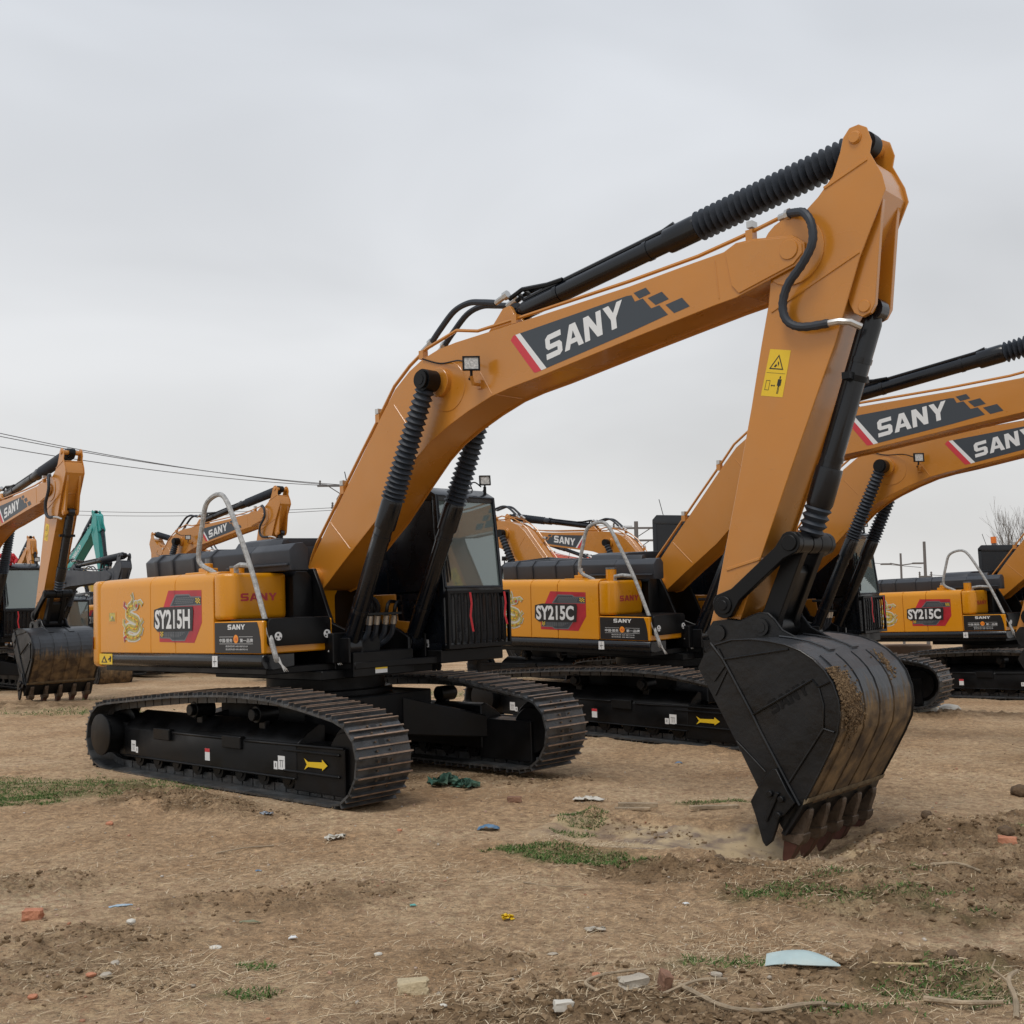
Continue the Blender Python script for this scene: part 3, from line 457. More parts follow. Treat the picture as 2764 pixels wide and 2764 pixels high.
        mb.k=3; mb.flat([[(.318,1.47),(.33,1.495),(.338,1.49),(.33,1.468)],[(.345,1.465),(.365,1.47),(.36,1.50),(.352,1.498),(.355,1.478),(.345,1.474)]],F_,ux,uz,.001)
        obj('service_decal',mb,['pblack','white','orr','red'],tb_,fixn=False)
    mb=MB(); mb.prism(rrect(-1.32,-.575,1.405,1.672,.04),.79,.835,0); mb.box(.19,.80,-1.33,-.57,1.656,1.675); sb=obj('step_cover',mb,'black',t,bev=.012,seg=2)
    if not far:
        for y in (-1.215,-.625):
            mb=MB(); mb.prism(circ(y,1.50,.042,18),.835,.839,0); mb.k=1; mb.flat([[(y-.018,1.505),(y+.006,1.505),(y+.006,1.525),(y-.018,1.525)],circ(y-.022,1.482,.010,8),circ(y+.022,1.482,.010,8)],(.8405,0,0),(0,1,0),(0,0,1)); obj('latch',mb,['white','pblack'],sb,fixn=False)
        mb=MB(); mb.tube([(.14,-.64,1.66),(.12,-.655,1.85),(.1,-.65,2.0)],.012,6); obj('cover_strap',mb,'rub',sb)
    mb=MB(); mb.prism([(-.61,1.3),(-.61,2.10),(-.56,2.15),(-.42,2.15),(-.37,2.10),(-.34,1.7),(-.34,1.3)],-.2,.26,0); obj('valve_cover',mb,'black',t,bev=.015,seg=2)
    # handrail
    mb=MB(); mb.tube(smooth([(-.22,-1.22,2.15),(-.30,-1.24,2.19),(-.40,-1.28,2.25),(-.42,-1.30,2.36),(-.33,-1.30,2.70),(-.27,-1.30,2.86),(-.16,-1.30,2.93),(.0,-1.31,2.95),(.11,-1.31,2.89),(.24,-1.31,2.70),(.52,-1.30,2.18),(.72,-1.30,1.72),(.88,-1.29,1.34),(.88,-1.27,1.27)],3),.026,8)
    mb.tube([(.50,-1.30,2.20),(.30,-1.28,2.215),(.14,-1.22,2.20),(.12,-1.2,2.13)],.025,8); hr=obj('handrail',mb,'wrap' if not far else 'chrome',t)
    if not far:
        for q in (((.88,-1.27,1.30),(.93,-1.2,1.16)),((.84,-.60,1.33),(.90,-.52,1.18))):
            mb=MB(); a,b=[Vector(k) for k in q]
            for i in range(5): mb.tube([a+Vector((0,.01*i-.02,0)),(a+b)/2,b+Vector((.0,.012*i-.02,.02*(i%2)))],[.014,.012,.003],5)
            obj('wrap_tail',mb,'chrome',hr)
    mb=MB(); mb.box(-.62,-.46,-1.18,-1.04,2.14,2.22); mb.cyl((-.54,-1.11,2.20),(-.54,-1.11,2.27),.05,14); mb.box(-.72,-.30,-1.28,-1.12,2.155,2.175); mb.cyl((-.02,-1.10,2.13),(-.02,-1.10,2.30 if model!='SY215H' else 2.2),.075,16); obj('filler_neck',mb,BP,t,bev=.006)
    mb=MB(); mb.cyl((-.54,-1.11,2.27),(-.54,-1.11,2.32),.035,12); obj('filler_cap',mb,'chrome' if model!='SY215H' else 'grey',t); mb=MB(); mb.cyl((-.02,-1.10,2.30 if model!='SY215H' else 2.2),(-.02,-1.10,2.32 if model!='SY215H' else 2.22),.078,16); obj('filler_cap',mb,'grey',t)
    # boom brackets
    for s in (-1,1):
        mb=MB(); mb.prism([(-.35,1.2),(-.2,1.9),(.05,2.18),(.26,2.18),(.36,2.0),(.55,1.6),(.86,1.50),(1.02,1.42),(1.02,1.2)],s*.30,s*.345); mb.cyl((.94,s*.34,1.36),(.94,s*.51,1.36),.085,18); mb.box(.8,1.06,min(s*.505,s*.53),max(s*.505,s*.53),1.2,1.45); obj('boom_bracket',mb,'black',t,bev=.006)
    if not far:
        for i,y in enumerate((-.20,-.10,.02,.13)):
            mb=MB(); mb.tube(smooth([(.98,y,1.58),(.95,y,1.47),(.86,y-.03,1.38),(.70,y-.1,1.30),(.5,y-.12,1.3)],5),.028,8); obj('rubber_hose',mb,'rub',t)
            mb=MB(); mb.tube([(.98,y,1.57),(1.0,y,1.66)],.034,8); obj('hose_fitting',mb,'chrome',t)
            mb=MB(); mb.tube(smooth([(1.0,y,1.66),(1.02,y,1.76),(.98,y-.05,1.84),(.88,-.3,1.85)] if i<2 else [(1.0,y,1.66),(1.02,y,1.75),(.98,y+.08,1.80),(.9,.32,1.78)],4),.02,6); obj('steel_pipe',mb,'black',t)
        mb=MB(); mb.box(.93,1.06,-.28,.18,1.665,1.69); obj('hose_clamp',mb,'black',t)
    # ---------- cab (hollow, glazed)
    TC=lambda p:(p[0]-.44,.56+(p[1]-.14)*.91,p[2]+.06*(p[2]>2))
    mb=MB(); y0,y1=.14,1.16; prof=[(-.02,1.27),(-.02,2.97),(.06,3.03),(1.50,2.95),(1.64,2.87),(1.74,1.95),(1.75,1.27)]
    mb.prism([(-.02,2.90),(-.02,2.97),(.06,3.04),(1.50,2.96),(1.66,2.87),(1.66,2.80)],y0,y1)           # roof
    mb.prism([(-.02,1.27),(-.02,1.34),(1.75,1.34),(1.75,1.27)],y0,y1)                                   # floor
    mb.prism([(-.02,1.27),(-.02,2.95),(.06,2.95),(.06,1.27)],y0,y1)                                     # rear wall
    for a,b in ((y0,y0+.05),(y1-.05,y1)):
        mb.prism([(1.69,1.27),(1.60,2.86),(1.66,2.86),(1.745,1.95),(1.75,1.27)],a,b)                    # front pillars
        mb.prism([(.85,1.34),(.85,2.93),(.91,2.93),(.91,1.34)],a+.004,b-.004)
    mb.prism([(.06,1.34),(.06,2.2),(.85,2.2),(.85,1.34)],y0+.01,y0+.04); mb.prism([(.91,1.34),(.91,1.88),(1.69,1.88),(1.69,1.34)],y0+.01,y0+.04); mb.prism([(.06,1.34),(.06,1.95),(1.69,1.95),(1.69,1.34)],y1-.04,y1-.01)
    mb.box(1.715,1.755,y0+.05,y1-.05,1.86,1.93)
    cab=obj('cab',mb,'gloss',t,TC,bev=.01,seg=2)
    mb=MB(); mb.prism([(.91,1.9),(.91,2.9),(1.58,2.83),(1.69,1.9)],y0+.005,y0+.012); mb.prism([(.06,2.2),(.06,2.92),(.85,2.92),(.85,2.2)],y0+.005,y0+.012); obj('side_window',mb,'gloss',cab,TC)  # opaque black panes: shade on this side is put into their colour
    mb=MB(); mb.prism([(.06,1.95),(.06,2.9),(1.58,2.83),(1.68,1.95)],y1-.03,y1-.024); obj('side_window',mb,'glass',cab,TC)
    mb=MB(); mb.add([(1.735,y0+.05,1.92),(1.735,y1-.05,1.92),(1.645,y1-.05,2.84),(1.645,y0+.05,2.84)],[(0,1,2,3)]); obj('front_window',mb,'glass',cab,TC,fixn=False)
    mb=MB(); mb.add([(1.742,y0+.05,1.34),(1.742,y1-.05,1.34),(1.742,y1-.05,1.87),(1.742,y0+.05,1.87)],[(0,1,2,3)]); obj('lower_window',mb,'gloss',cab,TC,fixn=False)  # opaque black pane: the dark cab interior is put into its colour
    mb=MB()
    a,b,c_,d_=(1.75,y0+.035,1.93),(1.75,y1-.035,1.93),(1.655,y1-.035,2.86),(1.655,y0+.035,2.86)
    mb.tube([a,b,c_,d_,a],.016,6,False); obj('window_seal',mb,'rub',cab,TC)
    if not far:
        mb=MB(); mb.box(.55,1.0,.42,.88,1.5,1.66); mb.box(.45,.58,.42,.88,1.6,2.3); mb.box(.48,.56,.52,.78,2.3,2.48); mb.box(.6,.95,.3,.4,1.6,1.8); mb.box(.6,.95,.9,1.0,1.6,1.8); obj('seat',mb,'seat',cab,TC,bev=.03,seg=2)
        mb=MB(); mb.tube([(1.745,y0+.03,2.55),(1.755,y0+.04,2.2),(1.765,y0+.06,1.98)],.012,6); mb.tube([(1.70,y0+.08,2.5),(1.75,y0+.12,2.0)],.008,5); obj('wiper',mb,'black',cab,TC)
        mb=MB(); mb.tube([(1.2,y0+.1,2.95),(1.2,y0+.1,2.98)],.01,5)
    lamp(cab,(1.58,1.08,3.07),(.8,-.5,.1),TC,s=.8)
    mb=MB(); mb.tube(smooth([(1.50,.95,2.96),(1.50,.92,3.03),(1.52,.98,3.05),(1.55,1.05,3.0)],4),.008,5); mb.tube([(1.58,1.08,2.90),(1.58,1.08,3.0)],.018,6); mb.tube([(1.45,.80,2.94),(1.45,.80,3.0),(1.45,.84,3.01),(1.45,.85,2.94)],.008,5); obj('lamp_wire',mb,'black',cab,TC)
    mb=MB(); mb.tube([(.16,.2,3.0),(.08,.2,3.28)],.006,5); obj('antenna',mb,'black',cab,TC)
    mb=MB()
    mb.box(1.79,1.83,y0-.02,y1+.02,1.86,1.89); mb.box(1.79,1.83,y0-.02,y1+.02,1.28,1.32); mb.box(1.79,1.83,y0-.02,y0+.01,1.32,1.86); mb.box(1.79,1.83,y1-.01,y1+.02,1.32,1.86)
    for i in range(9): y=y0+.10+i*.105; mb.tube([(1.81,y,1.32),(1.825,y,1.38),(1.825,y,1.80),(1.81,y,1.86)],.012,6)
    for y in (y0+.02,y1-.02): 
        for z in (1.30,1.84): mb.box(1.74,1.80,y-.02,y+.02,z-.02,z+.02)
    grd=obj('cab_guard',mb,'black',t,TC)
    if not far and extras is True:
        for y,k in ((y0+.33,.42),(y1-.10,.36)):
            mb=MB(); pts=[(1.84,y,1.87),(1.845,y+.015,1.75),(1.842,y-.005,1.62),(1.846,y+.03,1.87-k)]
            mb.add([(p[0],p[1]-.014,p[2]) for p in pts]+[(p[0]+.004,p[1]+.016,p[2]) for p in pts],[(i,i+1,i+5,i+4) for i in range(3)]); obj('ribbon',mb,'ribbon',grd,TC,fixn=False)
        mb=MB(); mb.box(1.36,1.50,.1345,.1365,1.30,1.38); mb.k=1; mb.flat([[(1.38,1.345),(1.46,1.345),(1.46,1.35),(1.38,1.35)],[(1.47,1.31),(1.49,1.31),(1.49,1.34),(1.47,1.34)],[(1.38,1.325),(1.45,1.325),(1.45,1.33),(1.38,1.33)]],(0,.133,0),(1,0,0),(0,0,1)); obj('plate_sticker',mb,['white','grey'],cab,TC,fixn=False)
    mb=MB(); mb.box(-.52,1.27,.54,1.49,1.13,1.27); obj('cab_base',mb,'black',t,bev=.01)
    mb=MB(); mb.prism([(.05,1.28),(.05,1.88),(.57,1.88),(.60,1.59),(.88,1.57),(.93,1.28)],.525,.55); mb.prism([(.67,1.33),(.70,1.50),(.84,1.50),(.87,1.33)],.512,.525); obj('frame_cover',mb,P,t,bev=.008)
    if beacon: 
        mb=MB(); mb.cyl((.3,.5,3.0),(.3,.5,3.06),.05,12); mb.k=1; mb.cyl((.3,.5,3.06),(.3,.5,3.19),.055,14); obj('beacon',mb,['grey','beacon'],cab,TC)
    # ---------- undercarriage
    mb=MB(); mb.cyl((0,0,.86),(0,0,1.06),.64,36); mb.cyl((0,0,.80),(0,0,.90),.72,36)
    mb.prism([(-.82,-.8),(.82,-.8),(.95,-.3),(.95,.3),(.82,.8),(-.82,.8),(-.95,.3),(-.95,-.3)],.40,.84,2)
    for s in (-1,1):
        for e in (-1,1):
            mb.add([(e*.35,s*.55,.40),(e*.95,s*.25,.40),(e*.95,s*.25,.80),(e*.35,s*.55,.80),(e*.95,s*1.02,.32),(e*1.45,s*1.02,.32),(e*1.45,s*1.02,.55),(e*.95,s*1.02,.62)],[(0,1,2,3),(7,6,5,4),(0,4,5,1),(3,2,6,7),(1,5,6,2),(0,3,7,4)])
    obj('center_frame',mb,'black',t,bev=.012)
    # chain path (outer profile of the shoes)
    path=[(-2.05,.0),(2.10,.0),(2.25,.06),(2.37,.18),(2.45,.34),(2.45,.50),(2.40,.64),(2.29,.76),(2.12,.82),(1.68,.89),(1.08,.97),(.55,.985),(.08,.975),(-.66,.94),(-1.4,.88),(-2.10,.82),(-2.30,.79),(-2.46,.70),(-2.56,.56),(-2.60,.40),(-2.58,.24),(-2.48,.11),(-2.33,.03)]
    cum=[0]; pc=path+[path[0]]
    for a,b in zip(pc,pc[1:]): cum.append(cum[-1]+math.dist(a,b))
    NS=60 if not far else 60; 
    def at(d):
        d%=cum[-1]
        for i in range(len(cum)-1):
            if d<=cum[i+1]: k=(d-cum[i])/(cum[i+1]-cum[i]); return Vector((pc[i][0]+(pc[i+1][0]-pc[i][0])*k,0,pc[i][1]+(pc[i+1][1]-pc[i][1])*k))
    pitch=cum[-1]/NS
    for s in (-1,1):
        yc=s*1.20; ya,yb=yc-.304,yc+.304
        mb=MB()   # side frame: box with sloping top
        o=[(yc-s*.17,.20),(yc+s*.17,.20),(yc+s*.17,.50),(yc+s*.05,.60),(yc-s*.10,.68),(yc-s*.17,.66)]
        mb.prism(o,-1.90,1.35,0); mb.box(1.30,2.06,yc-.16,yc+.16,.10,.515)
        Yo=yc+s*.17
        mb.box(-1.88,1.34,min(Yo,Yo+s*.02),max(Yo,Yo+s*.02),.195,.215)
        for x in (-1.2,.15): mb.box(x,x+.33,min(Yo-s*.03,Yo+s*.035),max(Yo-s*.03,Yo+s*.035),.42,.54)
        for z in (.46,.27): mb.box(1.15,2.0,min(Yo-s*.012,Yo+s*.012),max(Yo-s*.012,Yo+s*.012),z-.012,z+.012)
        mb.tube([(-.85,Yo,.505),(.12,Yo,.505)],.018,6); mb.tube([(.52,Yo,.505),(2.04,Yo-s*.02,.515)],.018,6)
        fr=obj('track_frame',mb,'black',t,bev=.008)
        mb=MB()
        for i in range(NS):
            a,b=at(i*pitch),at((i+1)*pitch); k=(b-a).normalized(); nrm=Vector((-k.z,0,k.x)); nrm=-nrm*-1
            nin=Vector((-k.z,0,k.x))          # points inwards (path runs forward along the ground first)
            def Q(d,h,y): p=a+k*d*(b-a).length+nin*h; return (p.x,y,p.z)
            mb.k=0
            pr=[(.0,.058),(.0,.036),(.05,.036),(.06,.0),(.13,.0),(.14,.036),(.50,.036),(.51,.008),(.57,.008),(.58,.036),(.97,.036),(.985,.056)]
            n_=len(pr); mb.add([Q(d,h,ya) for d,h in pr]+[Q(d,h,yb) for d,h in pr],[tuple(range(n_)),tuple(range(2*n_-1,n_-1,-1))]+[(j,j+n_,(j+1)%n_+n_,(j+1)%n_) for j in range(n_)])
            mb.k=3
            for d0,d1,h in ((.055,.135,-.0008),(.505,.575,.0072)): mb.add([Q(d0,h,ya),Q(d1,h,ya),Q(d1,h,yb),Q(d0,h,yb)],[(0,1,2,3)]); mb.add([Q(d0,h,ya),Q(d0,h,yb),Q(d0,h+.006,yb),Q(d0,h+.006,ya)],[(0,1,2,3)])
            mb.k=0
            if not far:
                for y in (yc-.07,yc+.07): mb.add([Q(d,.04,y-.025) for d in (.05,.95)]+[Q(d,.04,y+.025) for d in (.95,.05)]+[Q(d,.13,y-.025) for d in (.05,.95)]+[Q(d,.13,y+.025) for d in (.95,.05)],[(0,1,2,3),(7,6,5,4),(0,4,5,1),(1,5,6,2),(2,6,7,3),(3,7,4,0)])
                mb.k=1
                for y in (yc-.075,yc+.075):
                    for d in (.32,.76): mb.add([Q(d+.06*math.cos(q*PI/3),.018,y+.011*math.sin(q*PI/3)) for q in range(6)]+[Q(d+.06*math.cos(q*PI/3),.03,y+.011*math.sin(q*PI/3)) for q in range(6)],[tuple(range(6))]+[(j,j+6,(j+1)%6+6,(j+1)%6) for j in range(6)])
                mb.k=2; mb.add([Q(.62,.0352,yc-.035),Q(.88,.0352,yc-.035),Q(.88,.0352,yc+.035),Q(.62,.0352,yc+.035)],[(0,1,2,3)])
        ch=obj('track_chain',mb,['steel','rust','pblack','tip'],fr,fixn=True)
        mb=MB(); mb.cyl((2.02,yc-.05,.42),(2.02,yc+.05,.42),.30,28); mb.cyl((2.02,yc-.12,.42),(2.02,yc+.12,.42),.24,28); obj('idler',mb,'black',fr,bev=.01)
        mb=MB(); mb.cyl((-2.15,yc-.04,.43),(-2.15,yc+.04,.43),.30,18); mb.cyl((-2.15,yc+s*.04,.43),(-2.15,yc+s*.30,.43),.21,28); mb.cyl((-2.15,yc+s*.30,.43),(-2.15,yc+s*.335,.43),.23,28); mb.cyl((-2.15,yc-s*.35,.43),(-2.15,yc-s*.04,.43),.2,20); mb.box(-2.05,-1.88,yc-.15,yc+.15,.20,.56); obj('final_drive',mb,'black',fr,bev=.012,seg=2)
        for x in (-1.62,-1.22,-.82,-.42,-.02,.38,.78,1.18,1.58):
            mb=MB(); mb.cyl((x,yc-.15,.19),(x,yc+.15,.19),.055,12); mb.cyl((x,yc-.14,.19),(x,yc-.05,.19),.095,16); mb.cyl((x,yc+.05,.19),(x,yc+.14,.19),.095,16); obj('track_roller',mb,'black',fr)
            if far: break
        for x in (-.55,.60):
            mb=MB(); mb.cyl((x,yc-.10,.75),(x,yc+.12,.75),.085,18); mb.cyl((x,yc+s*.10,.75),(x,yc+s*.15,.75),.06,14); mb.box(x-.05,x+.05,yc-.03,yc+.03,.58,.74); obj('carrier_roller',mb,'black',fr,bev=.006)
        if not far:
            Y=Yo+s*.003; u=(1,0,0) if s<0 else (-1,0,0); X0=0
            ar=[(0,.075),(.06,.045),(.27,.055),(.27,.08),(.35,.03),(.27,-.02),(.27,.0),(.06,.0),(.0,-.03),(.04,.02)]
            mb=MB(); mb.add([(1.48+a,Y,.33+b) for a,b in ar],[tuple(range(len(ar)))]); obj('arrow_sticker',mb,'yel',fr,fixn=False)
            for bs,ms,mk in (([(-1.74,-1.64,.255,.375),(-1.64,-1.59,.245,.31)],[(-1.725,-1.655,.33,.335),(-1.705,-1.70,.27,.33),(-1.68,-1.675,.27,.33),(-1.62,-1.61,.265,.295)],'pblack'),([(1.07,1.18,.275,.40),(1.0,1.06,.27,.345)],[(1.09,1.16,.355,.36),(1.11,1.115,.295,.355),(1.14,1.145,.295,.355),(1.025,1.035,.29,.33)],'pblack'),([(-.21,-.12,.265,.385)],[(-.21,-.12,.35,.385)],'red')):
                mb=MB()
                for a,b,c,d in bs: mb.add([(a,Y,c),(b,Y,c),(b,Y,d),(a,Y,d)],[(0,1,2,3)])
                mb.k=1; y_=Y+s*.0015
                for a,b,c,d in ms: mb.add([(a,y_,c),(b,y_,c),(b,y_,d),(a,y_,d)],[(0,1,2,3)])
                obj('track_sticker',mb,['white',mk],fr,fixn=False)
    # ---------- decals on the doors
    if extras is True and logo:
        modeldecal(t,model)
        if dragon and not far: dragondecal(t)
    return t
def modeldecal(t,model):
    Y=-1.3615; mb=MB(); F=lambda k,polys,o: (setattr(mb,'k',k),mb.flat(polys,(0,Y-o*.0012,0),(1,0,0),(0,0,1)))
    F(0,[[(-.92,2.0),(-.275,1.985),(-.275,1.65),(-.42,1.445),(-1.11,1.455),(-1.11,1.58),(-1.09,1.80),(-1.02,1.83)]],0)
    F(1,[[(-.895,1.83),(-.78,1.955),(-.51,1.95),(-.475,1.925),(-.285,1.92),(-.285,1.83)],[(-1.10,1.495),(-1.08,1.585),(-.50,1.58),(-.60,1.465),(-.85,1.465),(-.90,1.49)]],1)
    F(2,[[(-.865,1.838),(-.765,1.94),(-.52,1.937),(-.485,1.912),(-.285,1.908),(-.285,1.843)],[(-1.085,1.505),(-1.07,1.575),(-.52,1.57),(-.61,1.478),(-.845,1.478),(-.89,1.503)]],2)
    for i in range(4):
        z=1.855+i*.018; F(3,[[(-.80+i*.012+j*.034,z),(-.775+i*.012+j*.034,z),(-.775+i*.012+j*.034,z+.010),(-.80+i*.012+j*.034,z+.010)] for j in range(11)],3)
        z=1.505+i*.014; F(3,[[(-1.0+j*.034,z),(-.975+j*.034,z),(-.975+j*.034,z+.008),(-1.0+j*.034,z+.008)] for j in range(12-(3-i))],3)
    F(5,[[(-.385+(i+j)*.0+i*.022,1.85+j*.014),(-.363+i*.022,1.85+j*.014),(-.363+i*.022,1.864+j*.014),(-.385+i*.022,1.864+j*.014)] for i in range(4) for j in range(4) if (i+j)%2],3)
    F(5,[[(-1.085+i*.020,1.51+j*.014),(-1.065+i*.020,1.51+j*.014),(-1.065+i*.020,1.524+j*.014),(-1.085+i*.020,1.524+j*.014)] for i in range(3) for j in range(4) if (i+j)%2],3)
    F(4,[[(-1.21,1.80),(-1.07,1.825),(-.44,1.82),(-.43,1.77),(-.45,1.57),(-1.14,1.565),(-1.22,1.62)]],4)
    mb.k=6; text(mb,model,(-1.19,Y-.0065,1.592),(.70,0,.0),(0,0,.205),0,.035)
    mb.k=4
    for x in (-.789,): mb.flat([[(x-.002,1.44),(x+.002,1.44),(x+.002,2.0),(x-.002,2.0)]],(0,Y-.0075,0),(1,0,0),(0,0,1))
    return obj('model_decal',mb,['dred','grey','decal','grey','pblack','yel','white'],t,fixn=False)
def dragondecal(t):
    # printed dragon: white cut-out outline, gold body winding in an S, red accents
    Y=-1.3615; rnd=random.Random(3); mb=MB()
    sp=smooth([(-1.60,0,1.86),(-1.74,0,1.84),(-1.78,0,1.76),(-1.66,0,1.72),(-1.56,0,1.68),(-1.60,0,1.60),(-1.76,0,1.62),(-1.83,0,1.56),(-1.76,0,1.51),(-1.62,0,1.50),(-1.52,0,1.53)],5)
    limbs=[[(-1.78,1.82),(-1.86,1.86),(-1.84,1.90)],[(-1.62,1.88),(-1.50,1.90),(-1.46,1.86)],[(-1.60,1.70),(-1.49,1.66),(-1.45,1.70)],[(-1.80,1.60),(-1.87,1.66),(-1.86,1.71)],[(-1.78,1.53),(-1.86,1.50),(-1.84,1.47)],[(-1.56,1.52),(-1.48,1.58),(-1.46,1.62)],[(-1.70,1.88),(-1.66,1.94),(-1.69,1.99)],[(-1.52,1.66),(-1.47,1.58),(-1.50,1.54)]]
    def strip(pts,w,k,off):
        mb.k=k; P=[Vector((p[0],p[-1])) for p in pts]; n=len(P); q=[]
        for i in range(n):
            d=(P[min(i+1,n-1)]-P[max(i-1,0)]).normalized(); nn=Vector((-d.y,d.x))*(w[i] if isinstance(w,list) else w); q.append((P[i]+nn,P[i]-nn))
        for i in range(n-1): mb.add([(q[i][0].x,off-.00002*i,q[i][0].y),(q[i+1][0].x,off-.00002*i,q[i+1][0].y),(q[i+1][1].x,off-.00002*i,q[i+1][1].y),(q[i][1].x,off-.00002*i,q[i][1].y)],[(0,1,2,3)])
    n=len(sp); wid=[.046-.020*abs(i/n-.35)-.01*(i/n) for i in range(n)]
    Yo=Y
    strip(sp,[a+.014+.010*rnd.random() for a in wid],0,Yo)
    for j,l in enumerate(limbs): strip(l,[.028,.030,.034],0,Yo-.0015-.0002*j)
    strip(sp,wid,1,Yo-.004)
    for j,l in enumerate(limbs): strip(l,[.013,.014,.020],1+(j%4==0),Yo-.006-.0002*j)
    strip(sp,[a*.22 for a in wid],3,Yo-.008)
    mb.k=0; mb.flat([circ(-1.59,1.865,.055,12)],(0,Yo-.0085,0),(1,0,0),(0,0,1)); mb.k=1; mb.flat([circ(-1.59,1.865,.046,9)],(0,Yo-.0095,0),(1,0,0),(0,0,1)); mb.k=2; mb.flat([circ(-1.575,1.855,.02,7)],(0,Yo-.0105,0),(1,0,0),(0,0,1))
    mb.k=2
    for i in range(2,n-2,3):
        p=sp[i]; a=rnd.random()*6; mb.add([(p.x+.014*math.cos(a+q),Yo-.0115-.0001*i,p.z+.014*math.sin(a+q)) for q in (0,2.1,4.2)],[(0,1,2)])
    return obj('dragon_decal',mb,['cream','gold','dred','yel'],t,fixn=False)
def copy_tree(o,parent=None):
    c=o.copy(); COL.objects.link(c); c.parent=parent
    for ch in [k for k in o.children]: copy_tree(ch,c)
    return c
def place(t,x,y,z,yaw,pitch=0,roll=0,s=1): t.location=(x,y,z); t.rotation_euler=(roll,-pitch,yaw); t.scale=(s,s,s)
GR='excavators parked in the yard'
m1=excavator('nearest excavator, lettered SY215H, resting its muddy black bucket in the foreground',GR)
place(m1,-2.0207,12.2724,0,-.7433,.0094,.0298)
for c in m1.children:
    if c.name.split('.')[0] in('track_frame',): c.rotation_euler.z=-.019

tuner=None
m2=excavator('excavator lettered SY215C directly behind and right of the nearest one, black panel with white letters',GR,model='SY215C')
m2['label']='second excavator of the front row, lettered SY215C, its body beside the nearest cab'
place(m2,2.162,16.41,.055,-.735,-.022,.047)
m3=copy_tree(m2); m3['label']='third excavator of the front row, its body hidden behind the big stick, only cab and boom showing'
m3['label']='third excavator of the front row, boom and ribbed hoses showing behind the foreground stick'
place(m3,4.40,18.75,.01,-.68,.02,.03)
m4=copy_tree(m2); m4['label']='fourth excavator of the front row, cut by the right edge, orange beacon on its cab'
place(m4,10.06,23.25,.008,-.798,.014,.031)
cb=[c for c in m4.children if c.name.startswith('cab') and not c.name.startswith(('cab_g','cab_b'))][0]
mb=MB(); mb.cyl((-.2,.80,3.06),(-.2,.80,3.13),.05,12); mb.k=1; mb.cyl((-.2,.80,3.13),(-.2,.80,3.27),.06,14); obj('beacon',mb,['grey','beacon'],cb)
mD=excavator('excavator at the left edge with a wide grey bucket facing the camera',GR,pose=(1,-1,0),model='SY215C',dragon=False); place(mD,-13.45,27.2,0,-.79,0,.03)
for c in mD.children:
    if c.name.split('.')[0]=='bucket': c.scale.y=1.15
mE=copy_tree(m2); mE['label']='excavator far behind the nearest engine hood, its lettered boom level and stick hanging down'; place(mE,-11.3,34.6,.05,-.67,.035,.02)
RV=PI-.75
G2=excavator('dusty excavator facing away left, boom with many pipes just right of the nearest cab',GR,far=True,model='SY215C',dragon=False); place(G2,1.6,28.2,0,RV)
G1=copy_tree(G2); G1['label']='excavator facing left behind the second one, lettered boom seen inside its handrail'; place(G1,4.72,32.2,0,RV)
H1=copy_tree(G2); H1['label']='far excavator whose stick rises at the left end of the nearest black hood'; place(H1,-10.5,42.6,0,RV,.05)
K=excavator('teal excavator with a steep lettered boom rising behind the wide grey bucket',GR,pose=(30,8,0),P='teal',BP='teal',logo=False,words='KOBELCO',far=True,extras=False); place(K,-18.45,45.1,0,-.75,0,0,.76)
K2=excavator('teal excavator with lowered boom, behind the grey-boomed one at left',GR,pose=(-26,45,0),P='teal',BP='teal',logo=False,far=True,extras=False); place(K2,-15.4,38.0,0,RV)
O1=excavator('small orange excavator with raised bent arm left of the left stick',GR,pose=(32,4,0),logo=False,far=True,extras=False); place(O1,-19.3,42.0,0,-.75,0,0,.6)
O2=copy_tree(G2); O2['label']='orange excavator far off at the very left edge, facing away'; place(O2,-22.5,50,0,RV)
Y1=excavator('yellow excavator with dark lettering on its boom behind the teal stick',GR,pose=(-4,10,0),P='kyel',BP='kyel',logo=False,words='KOMATSU',lcol='decal',far=True,extras=False); place(Y1,-19.8,55.3,0,RV)
N1=excavator('excavator with dark grey boom and folded stick left of the nearest counterweight',GR,pose=(-6,4,0),P='gpaint',BP='paint',logo=False,far=True,extras=False); place(N1,-14.2,33.2,0,-.75,0,0,.78)
R1=excavator('red excavator showing only its boom above the second hood',GR,pose=(8,5,0),P='rpaint',BP='rpaint',logo=False,far=True,extras=False); place(R1,6.0,57.3,0,RV)
# ================================================================== GROUND
def vnoise(x,y,seed):
    xi=np.floor(x).astype(np.int64); yi=np.floor(y).astype(np.int64); fx=x-xi; fy=y-yi; fx=fx*fx*(3-2*fx); fy=fy*fy*(3-2*fy)
    def h(a,b):
        n=(a*374761393+b*668265263+seed*1442695041)&0xffffffff; n=((n^(n>>13))*1274126177)&0xffffffff; return ((n^(n>>16))&0xffff)/65535.
    return (h(xi,yi)*(1-fx)+h(xi+1,yi)*fx)*(1-fy)+(h(xi,yi+1)*(1-fx)+h(xi+1,yi+1)*fx)*fy
def fbm(x,y,f,o,seed,g=.5):
    s=0;a=1;t=0
    for i in range(o): c,sn=math.cos(i*1.1),math.sin(i*1.1); s=s+a*(vnoise((x*c-y*sn)*f,(x*sn+y*c)*f,seed+i)-.5); t+=a; a*=g; f*=2.03
    return s/t
